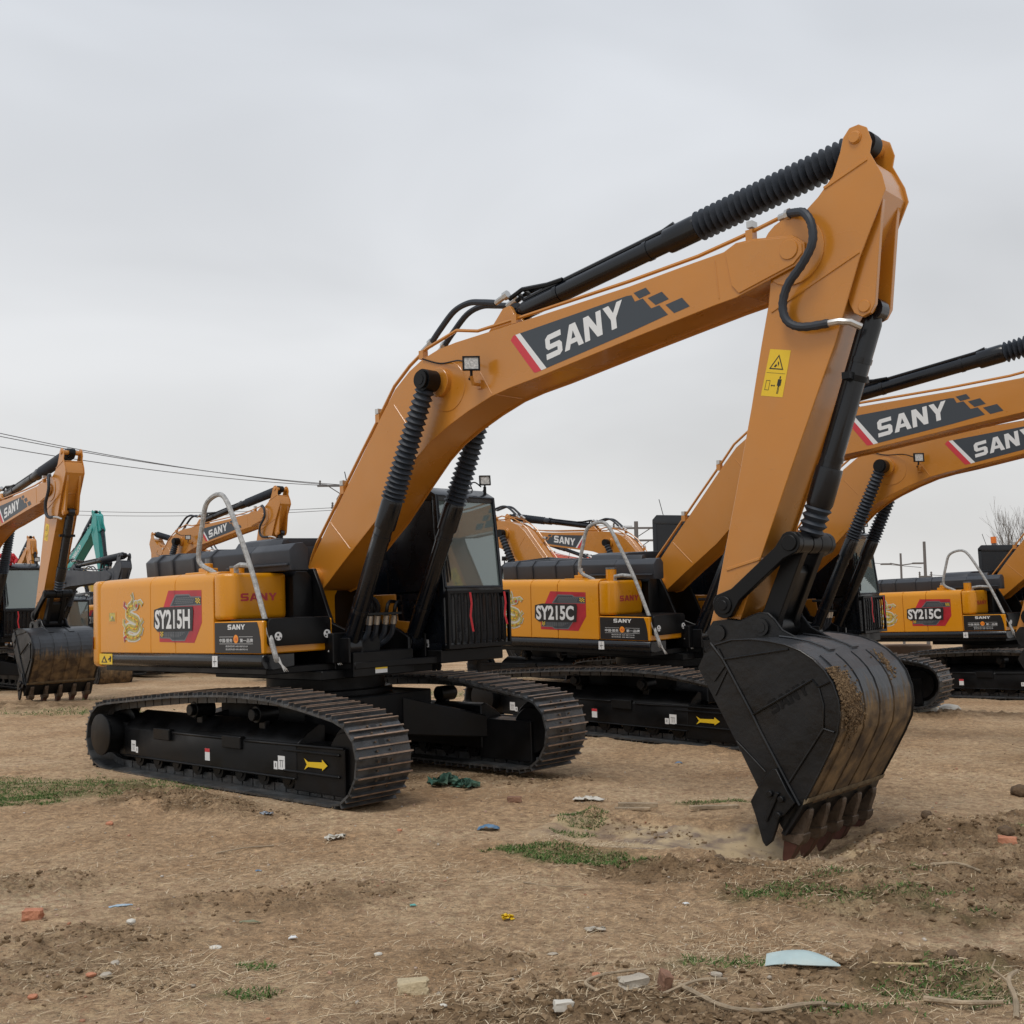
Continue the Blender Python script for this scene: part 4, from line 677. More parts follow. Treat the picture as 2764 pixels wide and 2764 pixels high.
# patches: x, y, rx, ry, angle
CLOD=[(3.0,7.45,1.7,.75,-.25),(2.3,6.5,1.1,.5,-.2),(3.6,6.6,1.3,.7,0),(2.9,7.95,1.0,.25,-.1),(-2.2,5.75,.65,.33,.1,.62),(-2.3,5.2,.8,.3,0,.62),(.6,5.05,.85,.35,0,.62),(-.2,5.45,.4,.2,.2,.62),(.5,4.6,1.1,.3,0),(-3.05,10.2,1.5,.35,-.7),(-.2,11.45,1.1,.45,-.2),(-1.2,10.9,.5,.4,0),(1.15,7.15,.9,.22,-.35),(-3.2,7.0,.8,.3,.2,.62),(.95,8.75,.7,.18,-.5),(4.6,8.9,1.0,.3,0),(1.8,5.2,.6,.2,0),(3.4,5.5,.9,.5,.2),(-9.5,22,2.5,1.2,0),(-1.3,6.6,.7,.35,.3,.62),(6.5,18.3,2,.6,0)]
GRASS=[(-4.7,11.0,1.45,.75,.1,1.),(-5.0,10.35,1.0,.35,0,.7),(.30,7.80,.50,.20,-.3,1.),(.72,7.5,.30,.14,-.3,1.),(.05,7.98,.2,.08,0,.7),(.56,9.0,.2,.16,.3,1.),(.44,8.6,.17,.10,0,.7),(.97,5.43,.30,.16,.2,.55),(1.55,6.62,.38,.12,-.2,.5),(2.05,6.9,.35,.14,0,.5),(2.35,6.2,.30,.12,-.2,.6),(1.9,6.35,.3,.1,0,.4),(1.85,5.0,.36,.20,0,.8),(1.55,6.6,.35,.12,-.1,.6),(2.2,6.55,.4,.12,-.1,.6),(3.5,8.45,.5,.2,0,.5),(-1.14,5.0,.12,.08,0,.8),(-1.2,5.35,.1,.05,0,.7),(1.72,9.85,.3,.08,0,.7),(1.45,9.9,.15,.06,0,.6),(-5.2,23.5,3,1.0,0,.7),(-2,24.5,3,1,0,.5),(-8,20.5,1.5,.6,0,.4),(4.5,17,1.0,.5,0,.3),(1.35,4.7,.3,.1,0,.4),(3.0,5.3,.35,.15,0,.45),(0,33,9,3,0,.5)]
def mask(x,y,L_,soft=.5):
    m=np.zeros_like(x)
    for e in L_:
        c,s=math.cos(e[4]),math.sin(e[4]); dx=(x-e[0]); dy=(y-e[1]); u=(dx*c+dy*s)/e[2]; v=(-dx*s+dy*c)/e[3]; d=np.sqrt(u*u+v*v); k=np.clip((1.25-d)/soft,0,1); m=np.maximum(m,k*(e[5] if len(e)>5 else 1))
    return m
def seg(x,y,ax,ay,bx,by):
    dx,dy=bx-ax,by-ay; L2=dx*dx+dy*dy; t=np.clip(((x-ax)*dx+(y-ay)*dy)/L2,0,1); return t,np.hypot(x-ax-t*dx,y-ay-t*dy),((x-ax)*dy-(y-ay)*dx)/math.sqrt(L2)
def hgt(x,y):
    wob=fbm(x,y,1.3,3,91)
    cm=mask(x+wob*.5,y+wob*.5,CLOD,.6); near=np.clip((30-y)/15,0,1)
    rid=1-2*np.abs(fbm(x,y,1.1,3,29)); z=fbm(x,y,.35,3,5)*.10*np.clip((y-1)/3,0,1)+fbm(x,y,1.7,3,11)*.06+fbm(x,y,6.5,4,17,.62)*.038*near+np.clip(rid-.86,0,1)*.12*near*np.clip(fbm(x,y,.6,2,31)*4+.4,0,1)
    cl=fbm(x,y,8,3,23,.65); z+=cm*(.022+np.abs(cl)*.17+np.abs(fbm(x,y,3.2,2,37))*.10+fbm(x,y,16,2,41)*.03)*np.clip((40-y)/20,.2,1)
    # scrape left by the bucket, running from the left to the teeth
    t,d,sg=seg(x,y,.85,8.5,1.85,8.0); w_=.55*np.clip(1.15-t*.15,.5,1.3); k=np.clip(1-(d/w_)**2,0,1)
    z=z*(1-.75*k)-k*(.035+.05*t); z+=.032*np.exp(-((d-w_)/.12)**2)*(d>w_*.6)*(t<.75)
    # hole at the teeth and the soil pushed up behind them
    a=(x-2.15)*.68+(y-8.22)*.736; b=-(x-2.15)*.736+(y-8.22)*.68
    z-=.15*np.exp(-(b/np.where(b<0,.55,.34))**2-((a+.20)/.62)**4)
    z+=.10*np.exp(-((x-3.0)/.75)**2-((y-7.95)/.26)**2)+.05*np.exp(-((x-2.9)/1.1)**2-((y-7.3)/.5)**2)
    # ground is pressed flat below the nearest machine
    c,s=math.cos(-.7433),math.sin(-.7433); u=(x+2.02)*c+(y-12.27)*s; v=-(x+2.02)*s+(y-12.27)*c
    fl=np.clip((2.9-np.abs(u))/.5,0,1)*np.clip((1.75-np.abs(v))/.3,0,1); vv=np.clip(1-np.abs(np.abs(v)-1.2)/.38,0,1)*np.clip((2.7-np.abs(u))/.4,0,1)
    z=z*(1-.8*fl)-.010*fl-.02*vv
    return z
nr1=500; ys=list(np.linspace(-6,3.2,24))+list(3.2+np.arange(1,nr1)*.0215)
d=.0215
while ys[-1]<500: d*=1.021; ys.append(ys[-1]+d)
ys=np.array(ys); NC=900; sx=np.linspace(-1,1,NC); sx=np.sign(sx)*np.abs(sx)**1.15
Wd=5.2+np.maximum(ys,0)*.80; X=sx[None,:]*Wd[:,None]; Y=np.repeat(ys[:,None],NC,1); Z=hgt(X,Y); Z=np.where(Y>60,Z*0-.02,Z)
co=np.stack([X,Y,Z],-1).reshape(-1,3); nr=len(ys); ii=np.arange(nr-1)[:,None]*NC+np.arange(NC-1)[None,:]; q=np.stack([ii,ii+1,ii+NC+1,ii+NC],-1).reshape(-1,4)
def bigmesh(name,co,q,m,k=4,smooth_=True):
    me=bpy.data.meshes.new(name); me.vertices.add(len(co)); me.vertices.foreach_set('co',co.astype(np.float32).ravel()); n=len(q); me.loops.add(n*k); me.loops.foreach_set('vertex_index',q.astype(np.int32).ravel())
    me.polygons.add(n); me.polygons.foreach_set('loop_start',np.arange(n,dtype=np.int32)*k); me.update(calc_edges=True)
    me.polygons.foreach_set('use_smooth',np.full(n,smooth_)); me.materials.append(m) if not isinstance(m,list) else [me.materials.append(a) for a in m]
    o=bpy.data.objects.new(name,me); COL.objects.link(o); return o
# dirt material, with crevice shade painted into the colour
gm=bpy.data.materials.new('dirt'); gm.use_nodes=True; nt=gm.node_tree; N=nt.nodes.new; L=nt.links.new; b=nt.nodes['Principled BSDF']; b.inputs['Roughness'].default_value=.95; b.inputs['Specular IOR Level'].default_value=.2
tc=N('ShaderNodeTexCoord'); at_=N('ShaderNodeAttribute'); at_.attribute_name='soil'; sp_=N('ShaderNodeSeparateColor'); L(at_.outputs['Color'],sp_.inputs[0])
def NZ(s,d,r=.55,src=None):
    n=N('ShaderNodeTexNoise'); n.inputs['Scale'].default_value=s; n.inputs['Detail'].default_value=d; n.inputs['Roughness'].default_value=r; L(src or tc.outputs['Object'],n.inputs[0]); return n.outputs[0]
def RM(src,els):
    r=N('ShaderNodeValToRGB'); L(src,r.inputs[0]); c=r.color_ramp
    for i,(p,col) in enumerate(els):
        e=c.elements[i] if i<2 else c.elements.new(p); e.position=p; e.color=(*col,1)
    return r.outputs[0]
def MX(f,a,b_,bl='MIX'):
    m=N('ShaderNodeMixRGB'); m.blend_type=bl
    if isinstance(f,float): m.inputs[0].default_value=f
    else: L(f,m.inputs[0])
    for k,v in ((1,a),(2,b_)):
        if isinstance(v,tuple): m.inputs[k].default_value=(*v,1)
        else: L(v,m.inputs[k])
    return m.outputs[0]
def MR(src,a,b_,c,d_):
    m=N('ShaderNodeMapRange'); m.inputs[1].default_value=a; m.inputs[2].default_value=b_; m.inputs[3].default_value=c; m.inputs[4].default_value=d_; L(src,m.inputs[0]); return m.outputs[0]
base=RM(NZ(.55,6,.6),[(.30,(.38,.232,.125)),(.44,(.50,.330,.190)),(.58,(.585,.410,.250)),(.76,(.64,.48,.315))])
fine=NZ(19,7,.72); c1=MX(.85,base,RM(fine,[(.28,(.20,.19,.18)),(.5,(.50,.50,.50)),(.70,(.80,.79,.77))]),'OVERLAY')  # contrast overlay paints shade into the fine crumb hollows
mp2=N('ShaderNodeMapping'); mp2.inputs['Scale'].default_value=(1,2.6,1); mp2.inputs['Rotation'].default_value=(0,0,.25); L(tc.outputs['Object'],mp2.inputs[0])
st=NZ(46,3,.6,mp2.outputs[0]); c1=MX(MR(NZ(8,9,.8),.52,.36,0,.6),c1,(.17,.105,.06)); c2=MX(MR(st,.58,.68,0,.7),c1,(.60,.48,.33))  # dark noise mix paints shade into crevices of the soil
c3=MX(sp_.outputs['Red'],c2,MX(.7,RM(NZ(6,5,.6),[(.3,(.14,.088,.045)),(.5,(.235,.155,.085)),(.7,(.34,.24,.145))]),RM(NZ(30,6,.7),[(.3,(.28,.27,.26)),(.7,(.72,.71,.70))]),'OVERLAY'))
c4=MX(MR(sp_.outputs['Green'],0,1,0,.6),c3,(.12,.14,.05)); c5=MX(sp_.outputs['Blue'],c4,RM(NZ(5,4,.5),[(.38,(.20,.145,.105)),(.58,(.47,.355,.21))]))
c6=MX(at_.outputs['Alpha'],c5,(.185,.13,.095)); L(c6,b.inputs['Base Color'])
bp=N('ShaderNodeBump'); bp.inputs['Strength'].default_value=.9; bp.inputs['Distance'].default_value=.045
hh=N('ShaderNodeMath'); hh.operation='ADD'; L(NZ(13,9,.78),hh.inputs[0]); L(MR(st,.58,.7,0,.35),hh.inputs[1])
vo=N('ShaderNodeTexVoronoi'); vo.inputs['Scale'].default_value=34; L(tc.outputs['Object'],vo.inputs[0]); vm=N('ShaderNodeMath'); vm.operation='MULTIPLY'; L(vo.outputs['Distance'],vm.inputs[0]); vm2=N('ShaderNodeMath'); vm2.operation='MULTIPLY_ADD'; L(sp_.outputs['Red'],vm2.inputs[0]); vm2.inputs[1].default_value=-.9; vm2.inputs[2].default_value=-.15; L(vm2.outputs[0],vm.inputs[1]); h2=N('ShaderNodeMath'); h2.operation='ADD'; L(hh.outputs[0],h2.inputs[0]); L(vm.outputs[0],h2.inputs[1]); L(h2.outputs[0],bp.inputs['Height'])
inv=N('ShaderNodeMath'); inv.operation='MULTIPLY_ADD'; L(sp_.outputs['Blue'],inv.inputs[0]); inv.inputs[1].default_value=-.75; inv.inputs[2].default_value=.95; L(inv.outputs[0],bp.inputs['Strength']); L(bp.outputs[0],b.inputs['Normal'])
rg=N('ShaderNodeMath'); rg.operation='MULTIPLY_ADD'; L(sp_.outputs['Blue'],rg.inputs[0]); rg.inputs[1].default_value=-.5; rg.inputs[2].default_value=.95; L(rg.outputs[0],b.inputs['Roughness'])
ground=bigmesh('ground',co,q,gm); ground['kind']='structure'
x,y=co[:,0],co[:,1]; wob=fbm(x,y,2.2,3,61); cmk=mask(x+wob*.6,y+wob*.5,CLOD,.5)*np.clip(.75+fbm(x,y,4,3,62)*1.8,0,1)
gmk=mask(x+wob*.5,y+wob*.35,GRASS,.5)*np.clip(.6+fbm(x,y,7,3,63)*2,0,1)
t_,d_,s_=seg(x,y,.8,8.5,1.85,8.0); smk=np.clip((.52-np.abs(s_)-wob*.4)/.10,0,1)*np.clip((1.08-np.abs(t_-.5)*2)/.12,0,1)
wet=np.clip((.16-np.abs(s_-.36+.15*(t_-.5))-wob*.15)/.07,0,1)*np.clip((.98-t_)/.12,0,1)*np.clip((t_+.02)/.1,0,1)*(d_<.7)*np.clip(1.0+fbm(x,y,5,2,64)*1.2,0,1)
ca=ground.data.color_attributes.new('soil','FLOAT_COLOR','POINT'); ca.data.foreach_set('color',np.stack([cmk*.9,gmk,smk*(d_<.7),wet],-1).astype(np.float32).ravel())
def hz(px,py): return float(hgt(np.array([px]),np.array([py]))[0])
# ---- loose stuff
def quadstrips(n,P,D,Ln,Wd_,up,bend):
    """thin two-segment blades: base P, direction D, length, width, lift"""
    side=np.stack([-D[:,1],D[:,0],np.zeros(n)],-1); side+=RNG.normal(0,.35,(n,3)); side/=np.linalg.norm(side,axis=1)[:,None]
    a=P; m_=P+D*(Ln*.5)[:,None]; e=P+D*Ln[:,None]; m_[:,2]+=up*.5+bend; e[:,2]+=up
    w_=(side*(Wd_*.5)[:,None]); co=np.stack([a-w_,a+w_,m_+w_,m_-w_,e+w_*.5,e-w_*.5],1).reshape(-1,3); i=np.arange(n)[:,None]*6
    q=np.concatenate([i+np.array([[0,1,2,3]]),i+np.array([[3,2,4,5]])],0); return co,q
def rndmat(name,cols,rough=.8):
    m=bpy.data.materials.new(name); m.use_nodes=True; nt=m.node_tree; b=nt.nodes['Principled BSDF']; b.inputs['Roughness'].default_value=rough; b.inputs['Specular IOR Level'].default_value=.25
    g=nt.nodes.new('ShaderNodeNewGeometry'); r=nt.nodes.new('ShaderNodeValToRGB'); nt.links.new(g.outputs['Random Per Island'],r.inputs[0]); c=r.color_ramp
    for i,col in enumerate(cols):
        e=c.elements[i] if i<2 else c.elements.new(i/(len(cols)-1)); e.position=i/(len(cols)-1); e.color=(*col,1)
    nt.links.new(r.outputs[0],b.inputs['Base Color']); return m
def scatter(n,ymax=14,p=1.6):
    d=3.7+(ymax-3.7)*RNG.random(n)**p; x=(RNG.random(n)*2-1)*(d*.50+.3); return x,d
n=90000; x,y=scatter(n,20,1.45); cl=fbm(x,y,1.1,3,71)+.5; keep=RNG.random(n)<np.clip((cl-.34)*2.4,.22,1)*(1-.5*mask(x,y,[(1.35,8.25,.75,.5,-.45)],.3)); x,y=x[keep],y[keep]; n=len(x)
an=RNG.normal(.2,.9,n)
nx_=9000; e_=[(1.1,5.65,.55,.35),(2.1,4.95,.7,.35),(1.9,6.9,.8,.35),(.5,8.2,.5,.25),(-1.0,7.3,1.2,.4),(-1.5,5.2,.9,.4),(.2,4.9,1.0,.3)]; ei=RNG.integers(0,len(e_),nx_); ea=np.array(e_)[ei]; x=np.concatenate([x,ea[:,0]+RNG.normal(0,.55,nx_)*ea[:,2]]); y=np.concatenate([y,ea[:,1]+RNG.normal(0,.55,nx_)*ea[:,3]]); n=len(x); an=RNG.normal(.2,1.0,n); Ln=.010+.085*RNG.random(n)**4; Ln[-nx_:]*=1.6; P=np.stack([x,y,hgt(x,y)+.004],-1); D=np.stack([np.cos(an),np.sin(an),np.zeros(n)],-1)
c_,q_=quadstrips(n,P,D,Ln,.0014+.0020*RNG.random(n),RNG.normal(.004,.010,n).clip(-.003,.04),RNG.random(n)*.004)
o=bigmesh('straw',c_,q_,rndmat('straw',[(.26,.17,.10),(.46,.34,.21),(.58,.46,.30),(.70,.59,.42)]),smooth_=False); o['kind']='stuff'
# grass blades in the green patches
P_=[]
for e in GRASS:
    if e[1]>18: k=2600
    else: k=int(min(16000,e[2]*e[3]*42000*e[5]))+80
    r=np.sqrt(RNG.random(k))*1.45; t=RNG.random(k)*2*PI; u=r*np.cos(t)*e[2]; v=r*np.sin(t)*e[3]; c,s=math.cos(e[4]),math.sin(e[4]); xx=e[0]+u*c-v*s; yy=e[1]+u*s+v*c
    dd=np.sqrt((u/e[2])**2+(v/e[3])**2); kk=fbm(xx,yy,3.2,4,81,.7)>-.34+.30*dd**2+.20*(1-e[5]); P_.append(np.stack([xx[kk],yy[kk]],-1))
P_=np.concatenate(P_); n=len(P_); an=RNG.random(n)*2*PI; D=np.stack([np.cos(an),np.sin(an),np.zeros(n)],-1)*1.0
P=np.stack([P_[:,0],P_[:,1],hgt(P_[:,0],P_[:,1])-.002],-1); far_=np.clip(P_[:,1]/12,1,2.5); Ln=(.010+.022*RNG.random(n))*far_
c_,q_=quadstrips(n,P,D,Ln,(.003+.004*RNG.random(n))*far_,(.006+.020*RNG.random(n)**1.5)*far_,.006*RNG.random(n))
o=bigmesh('grass',c_,q_,rndmat('grass_blades',[(.035,.085,.016),(.055,.12,.024),(.085,.15,.035),(.22,.22,.09)]),smooth_=False); o['kind']='stuff'
# clods of soil: lumpy low-poly stones and crumbs
def blobs(n,x,y,r,z0,flat=.65,seed=3):
    iv=np.array([(0,0,1),(.894,0,.447),(.276,.851,.447),(-.724,.526,.447),(-.724,-.526,.447),(.276,-.851,.447),(.724,.526,-.447),(-.276,.851,-.447),(-.894,0,-.447),(-.276,-.851,-.447),(.724,-.526,-.447),(0,0,-1)])
    fc=np.array([(0,1,2),(0,2,3),(0,3,4),(0,4,5),(0,5,1),(1,6,2),(2,7,3),(3,8,4),(4,9,5),(5,10,1),(2,6,7),(3,7,8),(4,8,9),(5,9,10),(1,10,6),(6,11,7),(7,11,8),(8,11,9),(9,11,10),(10,11,6)])
    s=RNG.random((n,12,1))*.9+.5; a=RNG.random(n)*PI; st=.65+.7*RNG.random((n,1)); v=iv[None]*s*r[:,None,None]; v[:,:,0]*=st; v[:,:,2]*=flat; cx,sn=np.cos(a)[:,None],np.sin(a)[:,None]
    v=np.stack([v[:,:,0]*cx-v[:,:,1]*sn,v[:,:,0]*sn+v[:,:,1]*cx,v[:,:,2]],-1)+np.stack([x,y,z0],-1)[:,None,:]
    return v.reshape(-1,3),(np.arange(n)[:,None,None]*12+fc[None]).reshape(-1,3)
n=70000; x,y=scatter(n,15,1.3); mk=mask(x+fbm(x,y,2,2,5)*.5,y,CLOD,.6); keep=RNG.random(n)<mk*.95+.05; x,y=x[keep],y[keep]; n=len(x); r=.0035+.020*RNG.random(n)**4.5; r=np.where(mk[keep]<.3,r*.5,r)
c_,q_=blobs(n,x,y,r,hgt(x,y)+r*.15); o=bigmesh('soil_clods',c_,q_,rndmat('clods',[(.12,.077,.042),(.17,.112,.062),(.22,.15,.086),(.29,.205,.125)],.95),k=3,smooth_=False); o['kind']='stuff'
n=900; x,y=scatter(n,13,1.3); r=.004+.011*RNG.random(n)**2.5; c_,q_=blobs(n,x,y,r,hgt(x,y)+r*.2); o=bigmesh('pebbles',c_,q_,rndmat('pebbles',[(.30,.25,.19),(.42,.36,.29),(.36,.16,.09),(.50,.46,.40)],.8),k=3); o['kind']='stuff'
# ---- individual pieces of litter lying on the ground
mbrick=mat('brick',(.50,.20,.11),.85,var=.25,vscale=14,bump=.6,bscale=60,dust=.45,dustcol=(.40,.28,.19)); mbrickd=mat('dirty_brick',(.24,.125,.08),.9,var=.3,vscale=16,bump=.6,dust=.5)
mstone=mat('sandstone',(.50,.41,.26),.85,var=.2,vscale=9,bump=.6,dust=.35,dustcol=(.25,.19,.11)); mpale=mat('pale_stone',(.42,.37,.30),.85,var=.2,bump=.5); mwhite=mat('dirty_white',(.60,.57,.50),.7,var=.15,dust=.3)
mwood=mat('weathered_wood',(.33,.255,.17),.8,var=.3,vscale=12,bump=.5,bscale=50); mblue=mat('blue_plastic',(.10,.21,.34),.45,var=.25,vscale=12,dust=.35); mpaleblue=mat('pale_blue_plastic',(.42,.53,.53),.5,var=.12,vscale=8,dust=.55,dustcol=(.40,.36,.29)); mgreen=mat('green_cloth',(.035,.105,.075),.85,var=.5,dust=.3,vscale=14)
def settle(x,y,lift=0): return (x,y,hz(x,y)+lift)
def rock(name,x,y,sx_,sy_,sz,rz,m,label,cat,seed=0,box_=True,group=None,tilt=(0,0)):
    bm=bmesh.new()
    if box_: bmesh.ops.create_cube(bm,size=1); bmesh.ops.bevel(bm,geom=bm.edges[:],offset=.07,segments=1,affect='EDGES'); bmesh.ops.subdivide_edges(bm,edges=bm.edges[:],cuts=2,use_grid_fill=True)
    else: bmesh.ops.create_icosphere(bm,subdivisions=3,radius=.55)
    for v in bm.verts:
        k=noise.noise_vector(v.co*2.3+Vector((seed*3.1,seed,0)))*.14+noise.noise_vector(v.co*7+Vector((seed,0,0)))*.05; v.co+=k; v.co=Vector((v.co.x*sx_,v.co.y*sy_,v.co.z*sz))
    me=bpy.data.meshes.new(name); bm.to_mesh(me); bm.free(); me.materials.append(m); me.polygons.foreach_set('use_smooth',[True]*len(me.polygons)); me.set_sharp_from_angle(angle=R(32))
    o=bpy.data.objects.new(name,me); COL.objects.link(o); o.location=settle(x,y,sz*(.50 if box_ else .28)); o.rotation_euler=(tilt[0],tilt[1],rz); return tag(o,label,cat,group)
rock('brick',-2.64,6.25,0.100,0.067,0.056,.1,mbrick,'large orange brick half lying in crumbly soil near the left edge','brick',1)
rock('brick',3.25,7.50,0.111,0.074,0.059,-.4,mbrick,'large orange brick beside the dug soil at the right edge','brick',2)
rock('brick',0.0,9.80,0.115,0.074,0.048,.05,mbrickd,'dirty brown brick on open ground between near track and bucket','brick',3)
rock('brick',.64,4.94,0.044,0.067,0.081,.3,mbrickd,'upright reddish brick end near the bottom edge beside a flat stone','brick',4,tilt=(.2,.1))
rock('sandstone_block',-.45,5.03,0.126,0.081,0.056,.12,mstone,'pale yellow sandstone block with broken corner in the foreground','stone',5)
rock('stone',.50,4.90,0.118,0.067,0.037,.5,mpale,'flat brown stone leaning beside the upright brick end','stone',6)
rock('stone_block',.19,4.62,0.074,0.044,0.037,.1,mwhite,'whitish block cut by the bottom edge','stone',7)
rock('stone',.18,5.62,0.052,0.022,0.015,.2,mpale,'flat pale stone on the crumbly soil right of the sandstone','stone',8,False)
rock('rock',6.70,18.6,.62,.32,.22,.2,mwhite,'large pale rock beside the far track of the third excavator','rock',9,False)
rock('rock',7.30,18.85,.42,.25,.16,.4,mwhite,'smaller pale rock right of the large one behind the bucket','rock',10,False)
rock('brick_fragment',-3.23,9.05,.055,.05,.03,.3,mbrick,'orange brick chip left of the near track, farthest of the chips','brick chip',11,False)
rock('brick_fragment',.36,5.12,.04,.035,.02,.3,mbrick,'bright orange chip in crumbly soil near the bottom centre','brick chip',12,False)
rock('brick_fragment',-2.07,4.93,.04,.03,.02,.9,mbrick,'small orange chip by the bottom left corner','brick chip',13,False)
rock('brick_fragment',-1.90,5.14,.045,.03,.02,.2,mbrick,'orange chip touching a whitish chip at lower left','brick chip',14,False)
rock('brick_fragment',-.87,8.6,.035,.03,.02,.2,mbrick,'lone orange chip midway between left brick and blue shard','brick chip',15,False)
for i,(x,y,s_) in enumerate([(-1.48,5.66,.055),(-1.84,5.15,.05),(-2.05,6.1,.06),(.9,5.15,.05),(-.66,5.5,.04),(-1.85,5.3,.05),(-.3,4.75,.03)]):
    rock('stone',x,y,s_,s_*.7,s_*.45,i,mpale if i%2 else mwhite,['angular white chip left of the sandstone block','whitish chip touching the small orange one','grey oval pebble beneath the left brick','pale pebble among dug crumbs near the bottom','round pale pebble just behind the sandstone','buff pebble near the lower left soil ridge','tiny white pebble at the bottom left of centre'][i],'pebble',20+i,False)
def sheet(name,x,y,lx,ly,rz,m,label,cat,curl=.03,nx=14,ny=6,seed=0,crump=0,taper=0,lift=.008,th=.003):
    V=[]; F=[]
    for k in (0,1):
        for i in range(nx+1):
            for j in range(ny+1):
                u=i/nx*2-1; v=j/ny*2-1; w_=1-taper*max(0,u)**2-.25*taper*abs(u); px=u*lx/2; py=v*ly/2*w_; z=curl*(1-u*u)*(1-.4*v*v)
                if crump: nn=noise.noise_vector(Vector((u*2.2+seed,v*2.2,k*0))); z+=abs(nn.z)*crump*1.6; px+=nn.x*crump*2.; py+=nn.y*crump*2.
                V.append((px,py,z-k*th))
    W_=ny+1; T=(nx+1)*W_
    for i in range(nx):
        for j in range(ny): a=i*W_+j; F.append((a,a+1,a+W_+1,a+W_)); F.append((T+a,T+a+W_,T+a+W_+1,T+a+1))
    ed=[i*W_ for i in range(nx+1)]+[nx*W_+j for j in range(1,ny+1)]+[i*W_+ny for i in range(nx-1,-1,-1)]+[j for j in range(ny-1,0,-1)]
    for a,b_ in zip(ed,ed[1:]+ed[:1]): F.append((a,b_,T+b_,T+a))
    mb=MB(); mb.add(V,F); o=obj(name,mb,m,None,ang=50); o.location=settle(x,y,lift); o.rotation_euler=(0,0,rz); return tag(o,label,cat)
o=sheet('plastic_shard',-.20,8.74,0.162,0.102,-.05,mblue,'curved blue plastic shard lying on bare ground right of the near track','plastic piece',.035,seed=1,crump=.01,taper=.5)
o=sheet('plastic_offcut',1.31,5.24,.33,.12,-.28,mpaleblue,'curved pale blue plastic panel in the foreground right','plastic piece',.045,seed=2,taper=.75)
o.rotation_euler=(.28,0,-.30)
sheet('green_cloth',-.68,11.12,0.204,0.153,.1,mgreen,'crumpled dark green cloth beside the near track','cloth',.02,24,18,3,.09)
sheet('green_cloth',-.45,10.98,0.187,0.170,.6,mgreen,'smaller torn end of green cloth, right of the crumpled one','cloth',.02,20,14,4,.07)
sheet('paper_sheet',.66,10.1,0.255,0.145,-.1,mwhite,'torn cream sheet on the ground behind the planks','paper',.015,12,8,5,.02,.3)
sheet('metal_strip',-2.23,6.46,0.128,0.038,.45,mat('bluish_strip',(.33,.45,.55),.4,var=.2),'flat pale blue strip above the left brick','strip',.006,8,3,6,.003,.3)
sheet('yellow_scrap',-.04,6.24,0.047,0.043,.3,M['yel'],'small crumpled yellow scrap on open ground','scrap',.015,8,6,7,.02)
sheet('blue_scrap',-1.66,7.37,0.034,0.025,.3,mblue,'tiny blue scrap left of centre on open ground','scrap',.004,5,4,8,.004)
sheet('teal_scrap',-.58,6.48,0.030,0.025,.3,mat('teal_scrap',(.12,.38,.34),.5),'tiny teal scrap left of the yellow one','scrap',.004,5,4,9,.006)
sheet('blue_scrap',1.85,12.7,0.076,0.051,0,mblue,'blue scrap behind, near the second excavator track','scrap',.02,6,4,10,.01)
sheet('white_scrap',-1.14,5.86,0.038,0.030,.3,M['white'],'small white scrap right of the lower left soil ridge','scrap',.004,5,4,11,.008)
sheet('grey_rag',-1.85,6.62,0.043,0.021,.4,mpale,'grey plastic flake just above the pale blue strip','scrap',.004,5,4,12,.006)
sheet('grey_rag',.42,6.0,0.102,0.051,.1,mpale,'flat grey leaf-like flake in the middle foreground','scrap',.008,8,5,13,.012)
sheet('olive_leaf',-1.42,6.12,0.111,0.038,-.05,mat('olive_leaf',(.20,.20,.12),.7),'dry olive leaf lying above the lower left soil ridge','leaf',.01,8,4,14,.006,.8)
sheet('wrapper',-2.05,9.35,0.102,0.051,.2,mat('wrapper_print',(.25,.28,.32),.4,var=.5,vscale=30),'crumpled bluish wrapper in front of the near track','wrapper',.01,10,6,15,.02)
sheet('white_tatter',-1.33,8.42,0.136,0.060,.3,mwhite,'shred of white plastic at the toe of the near track','scrap',.01,10,6,16,.03)
sheet('white_scrap',.98,6.55,0.030,0.025,.3,M['white'],'white scrap left of the grass below the scrape','scrap',.004,5,4,17,.006)
def wood(name,pts,r,label,cat,m=mwood,n=7):
    mb=MB(); P=[(x,y,hz(x,y)+z) for x,y,z in pts]; P=smooth(P,5) if len(P)>2 else P; k=len(P); mb.tube(P,[r*(1-.35*i/k)*(1+.15*math.sin(i*2.1)) for i in range(k)],n); o=obj(name,mb,m,None); return tag(o,label,cat)
def plank(x,y,l,wd,h,rz,label,tilt=0):
    mb=MB(); mb.prism([(-l/2,-wd/2),(l/2,-wd*.5),(l*.49,wd*.45),(-l*.5,wd/2)],0,h,2); o=obj('plank',mb,mwood,None,bev=.003); o.location=settle(x,y,.002); o.rotation_euler=(0,tilt,rz); return tag(o,label,'plank')
plank(1.06,9.72,.34,.05,.045,-.12,'short thick weathered plank, upper of two lying together')
plank(1.00,9.60,.30,.04,.02,-.06,'thin weathered plank just in front of the thicker one')
plank(1.68,9.52,.42,.05,.03,.08,'longer weathered plank left of the bucket')
wood('dry_root',[(.70,4.95,.02),(.76,4.84,.03),(.86,4.73,.02),(1.00,4.68,.02),(1.2,4.69,.02),(1.35,4.75,.01)],.012,'long bent bare root along the bottom edge right of centre','root')
wood('stick',[(1.72,4.86,.02),(1.86,4.80,.03),(2.02,4.78,.02)],.013,'weathered stick near the bottom right corner','stick')
b_=wood('forked_branch',[(2.02,4.66,.0),(2.06,4.75,.04),(2.09,4.88,.09),(2.16,4.95,.10)],.013,'pale forked branch standing up in the bottom right corner','branch')
mb=MB(); mb.tube([(2.09,4.86,hz(2.09,4.86)+.08),(2.03,4.9,hz(2,4.9)+.13),(2.06,4.93,hz(2,4.9)+.16)],[.008,.006,.003],6); obj('twig',mb,mwood,b_)
